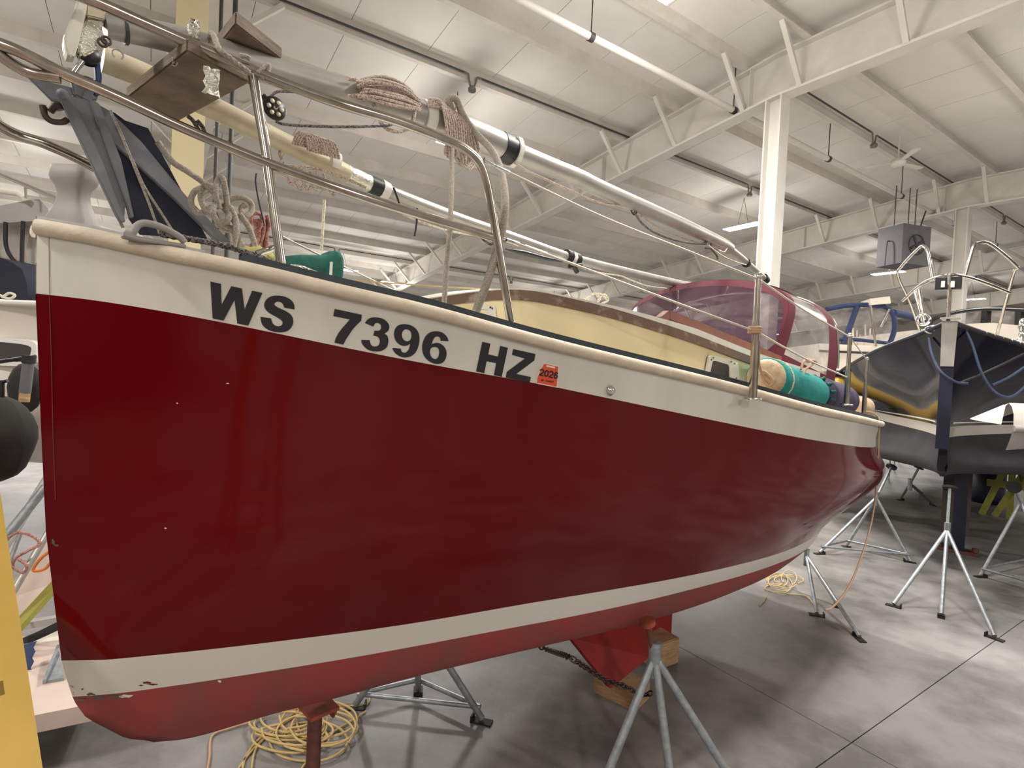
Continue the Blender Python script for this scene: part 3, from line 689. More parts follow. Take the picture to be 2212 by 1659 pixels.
# portlights
def onside(x, y, off=0):
    S_ = np.linspace(1.15, 3.85, 700); b_ = spl(CSs, CBb, S_)+off; r = ray(x, y)
    P = BB[None]+S_[:, None]*BU+b_[:, None]*BN
    cr = P[:, 0]*r[1]-P[:, 1]*r[0]; i = np.where((cr[:-1] <= 0) & (cr[1:] > 0))[0][0]
    p = P[i]; d = p[1]/r[1]; return EYEP+r*d
def portlight(frame, glass, lab):
    def rr(P, n=5): # round the four corners
        P = [np.array(p, float) for p in P]; out = []
        for i in range(4):
            a, b, c = P[i-1], P[i], P[(i+1) % 4]; a2 = b+(a-b)*.17; c2 = b+(c-b)*.17
            for k in range(n+1): t = k/n; out.append((1-t)**2*a2+2*t*(1-t)*b+t*t*c2)
        return out
    outer = [onside(*p, .004) for p in rr(frame)]; inner = [onside(*p, .010) for p in rr(glass)]
    n = len(outer); g = G(); mid = [p+BN*.01 for p in outer]
    g.add(outer+mid+inner+[p-BN*.008 for p in inner], [(i, (i+1) % n, (i+1) % n+n, i+n) for i in range(n)]+[(i+n, (i+1) % n+n, (i+1) % n+2*n, i+2*n) for i in range(n)]+[(i+2*n, (i+1) % n+2*n, (i+1) % n+3*n, i+3*n) for i in range(n)])
    f = g.obj('portlight', M['deckwhite'], boat, lab)
    ORG[f.name] = np.zeros(3); gl = G(); c = sum(inner)/n; gl.add([p-BN*.006 for p in inner], [tuple(range(n))]); o_ = gl.obj('portlight_glass', M['glassdark'], f)
    sg = G()
    for i in range(0, n, 3): sg.lathe([(0, 0), (.004, 0), (.003, .003), (0, .003)], (outer[i]*.55+inner[i]*.45)+BN*.008, BN, 8)
    sg.obj('portlight_screws', M['darkpipe'], f)['kind'] = 'stuff'
portlight([(1529, 766), (1590, 780), (1594, 826), (1522, 806)], [(1540, 778), (1577, 788), (1578, 820), (1534, 806)], 'square white portlight behind the stanchion')
portlight([(1030, 660), (1066, 660), (1070, 705), (1028, 700)], [(1036, 668), (1054, 670), (1056, 694), (1034, 690)], 'round-cornered portlight at the cabin front')
# grab rail on the roof
hr = G(); hp = [lat(x, y, .56) for x, y in [(1424, 688), (1440, 680), (1500, 702), (1560, 727), (1620, 750), (1680, 775), (1730, 798)]]
hp[0] = hp[0]-UP*.01
for a, b in zip(hp[:-1], hp[1:]): hr.bar(a, b, .028, .036)
hr.obj('grab_rail', M['handrail'], boat)
for x0, y0, x1, y1 in [(1428, 690, 1472, 704), (1528, 716, 1562, 730), (1612, 748, 1632, 757), (1664, 768, 1680, 775), (1706, 788, 1724, 797)]:
    a, b = lat(x0, y0, .56), lat(x1, y1, .56); q = G(); q.prism([a, b, b-UP*.04, a-UP*.04], -BN*.02); q.obj('grab_rail_foot', M['handrail'], boat)
# ---------------- pulpit
pul = thing('bow_pulpit', bp(.5, 0, 1.85), 'polished stainless pulpit rail curving round the bow of the red boat', 'railing')
R1 = .0135
tp = [(1103, 695, .48), (1080, 560, .48), (1064, 460, .48), (1052, 395, .48), (1036, 352, .478), (1005, 322, .474), (960, 300, .46), (860, 262, .41), (740, 226, .35), (640, 190, .285), (540, 150, .225), (420, 98, .175), (300, 45, .14), (185, -5, .12)]
TOP = smooth([lat(x, y, b) for x, y, b in tp]+[bp(-.12, .10, 2.455), bp(-.26, .05, 2.46), bp(-.29, 0, 2.46)], 5)
G().tube(TOP, R1, 10).obj('top_rail', M['steel'], pul)
mr = [lat(x, y, b) for x, y, b in [(1088, 520, .48), (900, 462, .41), (740, 410, .335), (578, 352, .245), (400, 278, .17), (260, 212, .135), (130, 155, .12), (0, 95, .115)]]
G().tube(smooth(mr+[bp(-.2, .08, 2.29), bp(-.27, 0, 2.29)], 5), R1*.95, 10).obj('middle_rail', M['steel'], pul)
G().tube([lat(545, 152, .225), lat(578, 352, .24), lat(609, 580, .245)], [R1*.93]*3, 10).obj('pulpit_post', M['steel'], pul)
br = smooth([lat(-60, 55, .10), lat(0, 118, .10), lat(60, 155, .10), lat(130, 168, .115)], 5); G().tube(br, R1*.9, 10).obj('lower_bow_brace', M['steel'], pul)
# starboard side
mir = lambda P: [p-2*((p-BB)@BN)*BN for p in P]
G().tube(smooth([bp(-.27, 0, 2.29), bp(-.2, -.07, 2.265), lat(0, 272, -.12), lat(100, 312, -.18), lat(200, 360, -.23), lat(330, 440, -.28), lat(400, 505, -.30)], 6), R1*.95, 10).obj('middle_rail', M['steel'], pul)
G().tube(smooth([TOP[-1], TOP[-1]-BN*.06-BU*-.02-UP*.05, bp(-.2, -.09, 2.36), bp(-.15, -.10, 2.27)], 5), R1, 10).obj('nose_brace', M['steel'], pul)
for p in (lat(1103, 694, .48), lat(609, 578, .245)):
    z = sheer(float((p-BB)@BU))[1]; p = p.copy(); p[2] = z-.03
    G().lathe([(0, 0), (.032, 0), (.03, .006), (.02, .02), (.0, .02)], p, UP, 16).obj('foot_flange', M['chrome'], pul)
# ---------------- stanchions and lifelines
def stanchion(x0, y0, x1, y1, r, lab, b=.93):
    a, c = lat(x0, y0, b), lat(x1, y1, b); t = thing('lifeline_stanchion', a, lab, 'stanchion', 'stanchions along the port rail')
    G().tube([a-UP*.02, c], r, 10).obj('stanchion_tube', M['steel'], t); G().lathe([(0, 0), (r*1.25, 0), (r*1.4, r*.8), (r*.8, r*2), (0, r*2.2)], c, UP, 12).obj('stanchion_cap', M['chrome'], t)
    G().tube([a-UP*.03, a+(c-a)*.45], r*1.35, 12).obj('stanchion_socket', M['steel'], t)
    G().lathe([(0, 0), (r*3, 0), (r*2.8, .008), (0, .01)], a-UP*.035, UP, 14).obj('foot_flange', M['chrome'], t); return a, c
stanchion(1627, 845, 1638, 602, .0115, 'stainless stanchion in front of the teal fender', .9)
stanchion(1829, 862, 1836, 728, .0105, 'stainless stanchion beside the violet fender', .92)
stanchion(1866, 888, 1873, 778, .009, 'short aft stanchion beside the tan round fender', .92)
def wire(pts, r, label, mt='ropewire', sag=0):
    return tag(G().tube(smooth(pts, 6), r, 6).obj('lifeline', M[mt]), label, 'lifeline', 'lifelines of the red boat')
wire([lat(1058, 356, .48), lat(1098, 372, .49), lat(1300, 468, .66), lat(1500, 548, .84), lat(1640, 604, .9)], .0042, 'upper lifeline wire from pulpit bend to stanchion')
wire([lat(1095, 518, .48), lat(1250, 575, .60), lat(1450, 650, .78), lat(1560, 690, .86), lat(1633, 716, .9)], .0042, 'lower lifeline wire from pulpit leg to stanchion')
wire([lat(1640, 604, .9), lat(1740, 672, .92), lat(1836, 728, .92)], .0042, 'upper lifeline wire crossing the dodger side window')
wire([lat(1633, 716, .9), lat(1740, 775, .92), lat(1829, 815, .92)], .0042, 'lower lifeline wire above the fenders')
wire([lat(1836, 728, .92), lat(1873, 778, .92)], .003, 'short aft lifeline wire between the last two stanchions')
for (x, y, x2, y2, lb) in ((1045, 345, 1100, 372, 'chrome turnbuckle of the upper lifeline at the pulpit bend'), (1092, 518, 1180, 548, 'chrome turnbuckle of the lower lifeline at the pulpit leg')):
    q = G(); a, b = lat(x, y, .485), lat(x2, y2, .50)
    q.tube([a, a+(b-a)*.3], .008, 8); q.tube([a+(b-a)*.3, a+(b-a)*.45], .0045, 8); q.tube([a+(b-a)*.45, b], .0065, 8)
    tag(q.obj('turnbuckle', M['chrome']), lb, 'turnbuckle')
G0 = G(); c_ = lat(1630, 713, .9)
for k in range(3): G0.tube([c_+UP*(k-1)*.009+(BU*math.cos(t)+BN*math.sin(t))*.02 for t in np.linspace(0, 6.283, 17)[:-1]], .006, 6, closed=True)
G0.tube(smooth([c_, lat(1638, 750, .89), lat(1640, 790, .88), lat(1652, 822, .86)], 5), .006, 6)
tag(G0.obj('fender_lashing', M['ropetanplain']), 'light rope lashing knotted round the teal fender stanchion', 'rope')
# ---------------- stern light line hanging
hl = [lat(1868, 889, .86), lat(1885, 892, .9), lat(1899, 908, .93), lat(1898, 950, .95), lat(1894, 1040, .95), lat(1884, 1120, .95), lat(1862, 1200, .95), lat(1832, 1270, .95), lat(1800, 1310, .95), lat(1782, 1318, .95)]
hl = [p if p[2] > .02 else p*[1, 1, 0]+UP*.02 for p in hl]
tag(G().tube(smooth(hl, 6), .0055, 6).obj('hanging_line', M['ropetanplain']), 'tan line hanging down from the stern corner of the red boat', 'rope')
# ================================================================== GEAR ON THE RED BOAT
def pth(pts, b, n=6): return smooth([lat(p[0], p[1], (p[2] if len(p) > 2 else b)) for p in pts], n)
def zp(org, k, pts): return [(org[0]+p[0]/k, org[1]+p[1]/k)+tuple(p[2:]) for p in pts]
# --- upper mast
mb = .02
lo_ = [(225, 53), (400, 91), (612, 160), (800, 216), (980, 272), (1088, 318)]
t = thing('stored_mast', lat(612, 160, mb), 'thick grey upper spar lashed over the planks with a rope coil', 'mast')
pl_ = [lat(*p, mb) for p in lo_]
PA = smooth(pl_, 6); ra = np.interp(np.linspace(0, 1, len(PA)), [0, .2, .4, .6, .8, 1], [.030, .036, .043, .052, .056, .057])
G().tube(PA, list(ra), 20).obj('mast_sleeve', M['alloy'], t)
PB_ = smooth([lat(*p, mb) for p in [(1085, 317), (1180, 357), (1250, 385), (1301, 410), (1452, 476), (1552, 523), (1575, 537)]], 5)
G().tube(PB_, [.042]*len(PB_), 18).obj('mast_tube', M['alloy'], t)
G().tube([lat(*p, mb) for p in [(1572, 534), (1600, 556), (1650, 600)]], [.026, .025, .022], 14).obj('mast_end', M['alloy'], t)
a = lat(1078, 314, mb); b2 = lat(1112, 330, mb); d = b2-a
G().tube([a, b2], .0595, 20).obj('black_tape_band', M['blacktape'], t); G().tube([a+d*.72, a+d*.98], .068, 8).obj('white_tape_band', M['whitetape'], t)
q = G(); a = lat(1612, 568, mb); u_ = unit(lat(1640, 592, mb)-a)
q.tube([a-u_*.012, a+u_*.012], .034, 14); q.tube([lat(1650, 598, mb), lat(1656, 606, mb)], .03, 12); q.obj('end_clamp', M['blackplastic'], t)
# seam line and marks on the sleeve
a = lat(269, 66, mb); G().tube([a-.004*unit(PA[6]-PA[0]), a+.004*unit(PA[6]-PA[0])], .0325, 16).obj('sleeve_joint', M['darkpipe'], t)
# white strap holding the coil
a, c = lat(908, 250, mb), lat(928, 256, mb); G().tube([a, c], .060, 20).obj('white_strap', M['whitetape'], t)
# --- lower spar
mb2 = -.25
t2 = thing('lower_spar', lat(600, 300, mb2), 'long lower alloy spar with foil wrap and black band under the mast', 'mast')
P = smooth([lat(*p, mb2) for p in [(222, 128), (330, 172), (474, 240), (600, 302), (751, 376)]], 5)
G().tube(P, list(np.linspace(.037, .034, len(P))), 12, sy=1.0).obj('spar_section', M['alloydirty'], t2)
tr_ = G(); tr_.tube([p+UP*.034 for p in P], .006, 6); tr_.obj('sail_track', M['chrome'], t2)
P = [lat(*p, mb2) for p in [(748, 374), (800, 398)]]; G().tube(P, .0335, 14).obj('foil_wrap', M['foil'], t2)
P = [lat(*p, mb2) for p in [(798, 397), (822, 407)]]; G().tube(P, .035, 16).obj('black_tape_band', M['blacktape'], t2)
P = [lat(*p, mb2) for p in [(822, 407), (838, 414)]]; G().tube(P, [.0375, .034], 9).obj('white_tape_band', M['whitetape'], t2)
P = smooth([lat(*p, mb2) for p in [(832, 411), (966, 464), (1104, 512), (1251, 562), (1440, 607), (1500, 619)]], 5); G().tube(P, .0265, 14).obj('spar_tube', M['alloy'], t2)
for (x, y, x2, y2) in ((850, 405, 866, 458), (901, 450, 895, 510)):
    q = G(); q.tube(smooth([lat(x, y, mb2+.05), lat((x+x2)/2+2, (y+y2)/2, mb2+.05), lat(x2, y2, mb2+.05)], 4), .0045, 6); tag(q.obj('cable_tie', M['blacktape']), 'black cable tie tail hanging by the %s middle rail' % ('left part of the' if x < 870 else 'centre of the'), 'tie')
q = G(); P = [lat(1093, 538, mb2+.05), lat(1130, 546, mb2+.05), lat(1180, 559, mb2+.05), lat(1222, 566, mb2+.05)]; q.tube(smooth(P, 4), list(np.interp(np.linspace(0, 1, 13), [0, .3, .7, 1], [.006, .02, .017, .004])), 10, sy=.6)
tag(q.obj('spreader', M['blackplastic']), 'slim black tapered spreader lying under the lower spar', 'spreader')
t3 = thing('spar_bracket', lat(1235, 562, mb2), 'black bracket with white band clamped on the lower spar', 'bracket')
a, c = lat(1222, 552, mb2), lat(1248, 562, mb2); G().tube([a, c], .037, 10).obj('clamp_band', M['blacktape'], t3); G().tube([a+(c-a)*.35, a+(c-a)*.6], .040, 8).obj('white_band', M['whitetape'], t3)
q = G(); q.tube([lat(1238, 572, mb2+.04), lat(1247, 588, mb2+.04)], .014, 8); q.tube([lat(1230, 575, mb2+.04), lat(1255, 573, mb2+.04)], .012, 8); q.obj('clamp_screw', M['blackplastic'], t3)
# --- planks
def plank(pxs, z, th, label, ext=None):
    P = [onz(x, y, z) for x, y in pxs]
    if ext is not None: P = [P[0], P[0]-BN*ext+BU*.0, P[1]-BN*ext, P[1]]
    g = G(); c = sum(P)/4; g.hexa(P+[p+UP*th for p in P]); o = g.obj('wooden_plank', M['wood'])
    bm = bmesh.new(); bm.from_mesh(o.data); bmesh.ops.recalc_face_normals(bm, faces=bm.faces); bmesh.ops.bevel(bm, geom=bm.edges[:], offset=.004, segments=2, affect='EDGES'); bm.to_mesh(o.data); bm.free()
    return tag(o, label, 'plank')
plank([(403, 110), (272, 213), (388, 262), (540, 180)], 2.388, .034, 'weathered brown plank across the pulpit rails under the spars')
plank([(508, 52), (609, 130)], 2.545, .038, 'shorter weathered plank tied on top of the mast', .24)
# --- foil tape scraps
def scrap(name, x, y, b, w, h, label, mt='foil', seed=1, up=(0, 0, 1)):
    rnd = random.Random(seed); c = lat(x, y, b); R_ = []
    for i in range(6):
        R_.append([c+BU*((j/6-.5)*w)+UP*((.5-i/5)*h)+BN*rnd.uniform(-.008, .008)+BU*rnd.uniform(-.004, .004) for j in range(7)])
    g = G(); g.sheet(R_, .0012); return tag(g.obj(name, M[mt]), label, 'tape')
scrap('foil_tape', 456, 176, .215, .034, .066, 'silver foil tape hanging off the top rail in front of the plank', seed=3)
scrap('foil_tape', 420, 62, .07, .024, .045, 'crumpled silver foil tape on top of the mast', seed=5)
scrap('foil_tape', 378, 130, .12, .010, .03, 'small shiny foil clip at the plank edge', seed=8)
# --- masthead fitting
t = thing('masthead_fitting', lat(190, 70, .03), 'white cast mast foot fitting with sheave and blue strap hanging at the upper left', 'fitting')
def plate(name, pts, b, th, mt, par, bev=.003):
    g = G(); g.prism([lat(x, y, b) for x, y in pts], -BN*th); o = g.obj(name, mt, par)
    bm = bmesh.new(); bm.from_mesh(o.data); bmesh.ops.remove_doubles(bm, verts=bm.verts, dist=1e-5); bmesh.ops.dissolve_limit(bm, angle_limit=.02, verts=bm.verts, edges=bm.edges); bmesh.ops.recalc_face_normals(bm, faces=bm.faces)
    if bev: bmesh.ops.bevel(bm, geom=bm.edges[:], offset=bev, segments=2, affect='EDGES', clamp_overlap=True)
    bm.to_mesh(o.data); bm.free(); return o
plate('side_cheek', [(168, -5), (190, -8), (188, 20), (178, 60), (168, 105), (160, 124), (148, 122), (140, 100), (138, 75), (150, 45), (162, 20)], .06, .05, M['deckwhite'], t, .006)
plate('mount_box', [(186, 2), (228, 10), (228, 44), (186, 34)], .05, .05, M['alloydirty'], t)
plate('lower_cheek', [(186, 40), (226, 46), (212, 84), (208, 110), (180, 122), (168, 112), (172, 85)], .055, .04, M['foil'], t, .004)
q = G(); c = lat(193, 116, .04); q.lathe([(0, 0), (.022, 0), (.024, .006), (.017, .012), (.024, .018), (.022, .024), (0, .024)], c, -BN, 20); q.obj('sheave', M['blackplastic'], t)
q = G(); P = pth([(178, 132), (165, 150), (155, 165)], .05); q.tube(P, .006, 8); q.obj('fitting_pin', M['chrome'], t)
plate('blue_strap', [(203, 118), (214, 125), (221, 165), (216, 205), (203, 203), (207, 165)], .03, .02, M['blue'], t, .003)
q = G()
for (x, y) in ((222, 92), (230, 88)): q.tube([lat(x, y, .06)+(BU*math.cos(k)+UP*math.sin(k))*.009 for k in np.linspace(0, 6.28, 13)[:-1]], .003, 6, closed=True)
q.obj('shackle_link', M['chain'], t)
G().tube([lat(254, 117, -.02)+(BU*math.cos(k)+UP*math.sin(k))*.012 for k in np.linspace(-.8, 4.2, 13)], .0025, 6).obj('split_ring', M['whitetape'], t)
# --- crossed grey bars and cloth panel (mast crutch)
t = thing('mast_crutch', lat(440, 515, -.03), 'grey painted crutch bars with dark navy cloth standing on the foredeck', 'crutch')
plate('cloth_panel', [(216, 236), (247, 243), (270, 260), (320, 277), (395, 415), (448, 516), (304, 506), (280, 472), (236, 304)], -.06, .012, M['navycloth'], t, 0)
plate('left_leg', [(131, 214), (152, 206), (215, 330), (272, 478), (262, 480), (252, 466)], .0, .02, M['bluegrey'], t, .002)
plate('left_leg_web', [(150, 208), (196, 216), (246, 330), (272, 440), (268, 470)], -.012, .008, M['bluegrey'], t, 0)
plate('left_leg_flange', [(194, 214), (214, 222), (262, 345), (290, 468), (284, 470), (240, 350)], .0, .02, M['bluegrey'], t, .002)
plate('right_leg', [(214, 226), (236, 238), (305, 305), (400, 420), (500, 524), (470, 522), (380, 432), (240, 304)], -.045, .02, M['bluegrey'], t, .002)
plate('gusset', [(60, 164), (110, 178), (160, 190), (150, 228), (130, 235), (96, 200)], -.02, .012, M['bluegrey'], t, .001)
plate('head_block', [(152, 165), (180, 160), (206, 170), (212, 215), (195, 222), (160, 205)], -.01, .03, M['bluegrey'], t, .004)
q = G()
for (x, y) in ((134, 206), (148, 160)): q.lathe([(0, 0), (.011, 0), (.012, .012), (.006, .018), (0, .018)], lat(x, y, .02), BN, 10)
q.obj('clamp_knob', M['bluegrey'], t)
tag(G().tube(pth([(92, 228), (98, 250), (112, 262), (134, 264), (146, 258)], -.02), .007, 8).tube(pth([(108, 240), (122, 226), (130, 238)], -.02), .009, 8).obj('bow_shackle', M['chain']), 'dark open shackle hanging left of the crutch head', 'shackle')
G().tube(pth([(238, 238), (262, 290), (290, 360), (322, 440), (345, 506)], .01), .0034, 6).obj('crutch_guy', M['rope'], t); G().tube(pth([(286, 345), (310, 400), (345, 455), (374, 500)], .01), .0034, 6).obj('crutch_guy', M['rope'], t)
tag(G().tube(pth([(222, 400), (235, 430), (250, 460), (266, 492)], -.08), .004, 6).obj('thin_guy_line', M['rope']), 'thin line running down left of the crutch to the bow', 'rope')
# --- hourglass moulding behind the bow
g = G(); ring = []
c0 = lat(158, 482, -.42); 
for (h, w_) in ((0, .078), (.03, .076), (.06, .062), (.09, .05), (.12, .046), (.145, .052), (.165, .066), (.18, .070), (.215, .066), (.22, .05)):
    r_ = []
    for k in range(21):
        a = 2*math.pi*k/20; cx_ = math.copysign(abs(math.cos(a))**.45, math.cos(a)); sx_ = math.copysign(abs(math.sin(a))**.45, math.sin(a))
        r_.append(c0+np.array([cx_*w_*.80, sx_*w_*.6, h*.86-.02]))
    ring.append(r_)
g.grid(ring, 0, True); g.add(ring[-1][:-1], [tuple(range(20))]); g.add(ring[0][:-1], [tuple(range(20))[::-1]])
tag(g.obj('moulded_pedestal', M['moulding']), 'grey hourglass-shaped moulded pedestal standing beyond the bow', 'pedestal')
# --- bow chock, mooring rope, winch handle
t = thing('bow_chock', lat(330, 515, .15), 'open grey bow chock on the port rail by the crutch foot', 'chock')
G().tube(pth([(272, 503), (286, 503), (296, 488), (312, 482), (338, 487), (362, 497), (388, 512), (400, 524)], .165), .0085, 10).obj('chock_horn', M['moulding'], t)
plate('chock_base', [(268, 498), (300, 510), (402, 527), (404, 536), (300, 520), (266, 510)], .175, .035, M['moulding'], t, .002)
def twisted(name, P, r, mt, label, turns=None, cat='rope', parent=None):
    g = G(); P = [np.array(p) for p in P]; n = len(P); Ls = np.concatenate([[0], np.cumsum([np.linalg.norm(P[i+1]-P[i]) for i in range(n-1)])])
    m_ = max(24, int(Ls[-1]/(r*1.1))); S_ = np.linspace(0, Ls[-1], m_); Q = np.array([[np.interp(s, Ls, [p[k] for p in P]) for k in range(3)] for s in S_])
    for st in range(3):
        path = []
        for i in range(m_):
            tt = unit(Q[min(i+1, m_-1)]-Q[max(i-1, 0)]); x = unit(np.cross(tt, UP if abs(tt[2]) < .9 else BU)); y = np.cross(tt, x); a = S_[i]/(r*5.5)*2*math.pi+st*2.094
            path.append(Q[i]+(x*math.cos(a)+y*math.sin(a))*r*.48)
        g.tube(path, r*.56, 6)
    o = g.obj(name, mt, parent)
    return tag(o, label, cat) if not parent else o
twisted('mooring_rope', pth([(345, 505, .15), (370, 510, .16), (420, 518, .165), (480, 530, .17), (540, 548, .19), (585, 566, .22)], .15), .0085, M['ropedark'], 'dark grey laid rope along the port bow rail')
twisted('plank_lashing', pth([(452, 90, .05), (455, 72, .1), (462, 78, .16), (474, 106, .24), (505, 132, .245), (540, 158, .245)], .2), .0075, M['rope'], 'pale laid rope lashing the upper plank to the rail')
tag(G().tube(pth([(556, 158), (570, 146), (580, 140), (578, 155), (565, 170)], .245, 4), .006, 6).tube(pth([(518, 120), (532, 122), (540, 128)], .24, 4), .006, 6).obj('rail_knot', M['rope']), 'small pale knot on the top rail at the pulpit post', 'knot')
G0 = G(); c = lat(556, 552, .12); R_ = []
rnd = random.Random(4)
for i in range(9):
    R_.append([c+BU*(i/8-.5)*.085+BN*.03*math.cos(2*math.pi*j/12)*(1-abs(i/8-.5))+UP*(.024*math.sin(2*math.pi*j/12)*(1.1-abs(i/8-.5))+rnd.uniform(-.005, .005)) for j in range(13)])
G0.grid(R_); tag(G0.obj('yellow_rag', M['yellowcloth']), 'crumpled yellow-green rag beside the pulpit post foot', 'cloth')
tag(G().tube([lat(553, 548, .2), lat(592, 535, .2)], .0085, 10).obj('winch_handle', M['chrome']), 'short chrome bar lying across the rag', 'handle')
q = thing('deck_cleat', lat(650, 585, .25), 'small chrome deck cleat just aft of the pulpit post', 'cleat')
G().tube(pth([(630, 574, .27), (655, 578, .25), (685, 590, .25)], .25), .005, 8).obj('cleat_horn', M['chrome'], q); G().tube([lat(655, 580, .25), lat(655, 592, .25)], .008, 8).obj('cleat_stem', M['chrome'], q)
# --- big tangled rope on the foredeck
O7, K7 = (300, 380), 3.687
rp = G()
for k, (pts, b) in enumerate([([(150, -270), (260, -120), (380, -40), (440, 0), (520, 60), (620, 160), (680, 260), (740, 330), (780, 420), (795, 590)], .04),
              ([(660, 200), (600, 240), (590, 300), (620, 350), (680, 370), (720, 330), (705, 240), (690, 120), (670, 30), (645, 12), (622, 60), (615, 160), (640, 260)], .055),
              ([(640, 120), (570, 80), (505, 110), (495, 190), (540, 280), (610, 310), (650, 400), (720, 440)], .02),
              ([(510, 90), (440, 130), (415, 210), (460, 290), (560, 280)], .0),
              ([(700, 200), (760, 175), (840, 175), (897, 225), (890, 295), (838, 312), (815, 262), (850, 225)], .03),
              ([(720, 240), (765, 330), (775, 450), (745, 590)], .06),
              ([(800, 300), (870, 400), (905, 490), (935, 590)], .05), ([(600, 300), (640, 380), (740, 430), (830, 560)], .01), ([(560, 240), (600, 330), (690, 400), (760, 420)], .035)]):
    rp.tube(smooth([lat(x, y, b+(j % 3)*.006) for j, (x, y) in enumerate(zp(O7, K7, pts))], 7), .0082, 8)
tag(rp.obj('tangled_dock_line', M['rope']), 'thick pale grey dock line knotted and hanging in loops behind the pulpit post', 'rope')
pk = G(); rnd = random.Random(9)
for k in range(9):
    x0 = 905+k*14; pts = [(x0, 330+rnd.uniform(-20, 30)), (x0+20, 400+rnd.uniform(-20, 20)), (x0+30-k*4, 480), (x0+rnd.uniform(-40, 30), 590)]
    pk.tube(smooth([lat(x, y, -.02+.008*(k % 3)) for x, y in zp(O7, K7, pts)], 5), .0058, 6)
pk.tube(smooth([lat(x, y, .0) for x, y in zp(O7, K7, [(890, 380), (900, 310), (950, 300), (985, 340), (960, 420), (920, 450)])], 6), .006, 6)
tag(pk.obj('pink_rope_coil', M['ropepink']), 'dull pink rope coil behind the stainless pulpit post', 'rope')
G().tube(smooth([lat(x, y, .16) for x, y in zp(O7, K7, [(935, -20), (930, 50), (950, 180), (985, 330), (1000, 400)])], 5), .0022, 5).obj('rail_cord', M['blacktape'], pul)
# --- coil on the upper mast, block and its line
def strands(name, mt, label, paths, r, b, n=5, cat='rope'):
    g = G()
    for p in paths: g.tube(smooth([lat(q[0], q[1], q[2] if len(q) > 2 else b) for q in p], n), r, 6)
    return tag(g.obj(name, M[mt]), label, cat)
rnd = random.Random(12); ps = []
for k in range(20):
    f = (k % 10)/9; bb = .075+.03*math.sin(k*1.7)
    y0 = 176+f*34; ps.append([(772+rnd.uniform(0, 14), y0+rnd.uniform(-3, 5), bb), (800+rnd.uniform(-8, 8), 168+f*46, bb+.02), (838, 170+f*52+rnd.uniform(-3, 3), bb+.025), (876, 186+f*46, bb+.015), (905+rnd.uniform(-2, 4), 214+f*24, bb)])
ps += [[(768, 172, .08), (752, 170, .08)], [(770, 178, .09), (790, 178, .1), (800, 190, .1), (806, 215, .1), (810, 232, .1)], [(752, 208, .08), (790, 206, .09), (850, 206, .09), (880, 212, .09)], [(820, 262, .06), (835, 278, .06), (860, 285, .06), (885, 278, .06)], [(880, 222, .1), (898, 222, .1), (892, 260, .1), (888, 262, .1)]]
strands('coiled_halyard', 'ropetan', 'big pinkish flecked rope coil strapped on top of the thick spar', ps, .0062, .09)
ps = []
for k in range(13):
    x = 948+k*5; ps.append([(925, 214+k*1.2, .08), (950+k*1.5, 218+k*1.5, .09), (x+12, 245+k*2, .10), (x+18, 290, .095), (x+14+k, 330+8*math.sin(k*2), .085), (x+20, 335, .07)])
for k in range(4): ps.append([(980+k*8, 300, .08), (984+k*7, 340+k*4, .08), (1000+k*5, 360+k*2, .08), (1012+k*5, 345, .07), (1010+k*7, 305, .06)])
strands('hanging_halyard', 'ropetan', 'flecked rope strands draped down the mast beside the black tape band', ps, .0055, .09)
t = thing('rigging_block', lat(590, 230, .1), 'black pulley block with round holes hanging beside the pulpit post', 'pulley')
q = G(); P0 = lat(566, 206, .12); P1 = lat(594, 236, .12); q.tube([P0, P1], [.012, .021], 10, sy=.5); q.obj('block_cheek', M['blackplastic'], t)
q = G(); c = lat(593, 234, .13); q.lathe([(0, -.006), (.030, -.006), (.033, 0), (.030, .006), (0, .006)], c, BN, 26); q.obj('block_sheave', M['blackplastic'], t)
q = G()
for k in range(6): q.lathe([(0, .0065), (.0065, .0065), (.0065, .0075), (0, .0075)], c+(BU*math.cos(k*1.047)+UP*math.sin(k*1.047))*.018, BN, 10)
q.lathe([(0, .0065), (.0055, .0065), (.0055, .0075), (0, .0075)], c, BN, 10)
q.obj('sheave_hole', M['alloydirty'], t)['kind'] = 'stuff'
strands('block_line', 'ropedark', 'dark flecked line running from the pulley block along the mast', [[(582, 212, .1), (595, 200, .1), (615, 197, .09), (660, 201, .07), (700, 212, .06), (730, 222, .05)], [(596, 262, .1), (612, 268, .1), (660, 272, .1), (750, 274, .1), (830, 272, .09), (850, 268, .08)]], .0042, .1)
strands('spar_lashing', 'blacktape' if False else 'ropedark', 'dark braided lashing with buckle below the big plank', [[(405, 250), (418, 262), (432, 285), (450, 305), (474, 315)], [(425, 260), (438, 275), (444, 295)]], .006, -.1)
# coil on lower spar
rnd = random.Random(21); ps = []
for k in range(12):
    x = 640+k*6; ps.append([(x-8, 312+k*1.5, -.14), (x+2, 290+k*1.5, -.12), (x+16, 286+k*2.2, -.12), (x+24, 308+k*2.0, -.12), (x+26, 326+k*1.6, -.13)])
for k in range(6): ps.append([(612+k*17, 350+k*5, -.16), (620+k*18, 385+k*4, -.16), (630+k*18, 402+k*3+rnd.uniform(-8, 8), -.16), (642+k*16, 390+k*3, -.16), (640+k*15, 360+k*6, -.16)])
ps.append([(585, 353, -.12), (640, 360, -.13), (690, 366, -.13), (740, 382, -.14), (790, 405, -.14)])
ps.append([(608, 345, -.25), (604, 330, -.25), (615, 320, -.25), (640, 340, -.25)])
strands('spar_rope_coil', 'ropetan', 'pale flecked rope coil tied round the lower spar with hanging loops', ps, .0052, -.14)
q = G(); a, c = lat(712, 348, mb2), lat(728, 355, mb2); q.tube([a, c], .042, 16); tag(q.obj('white_strap', M['whitetape']), 'white tape strap round the lower spar over its rope coil', 'strap')
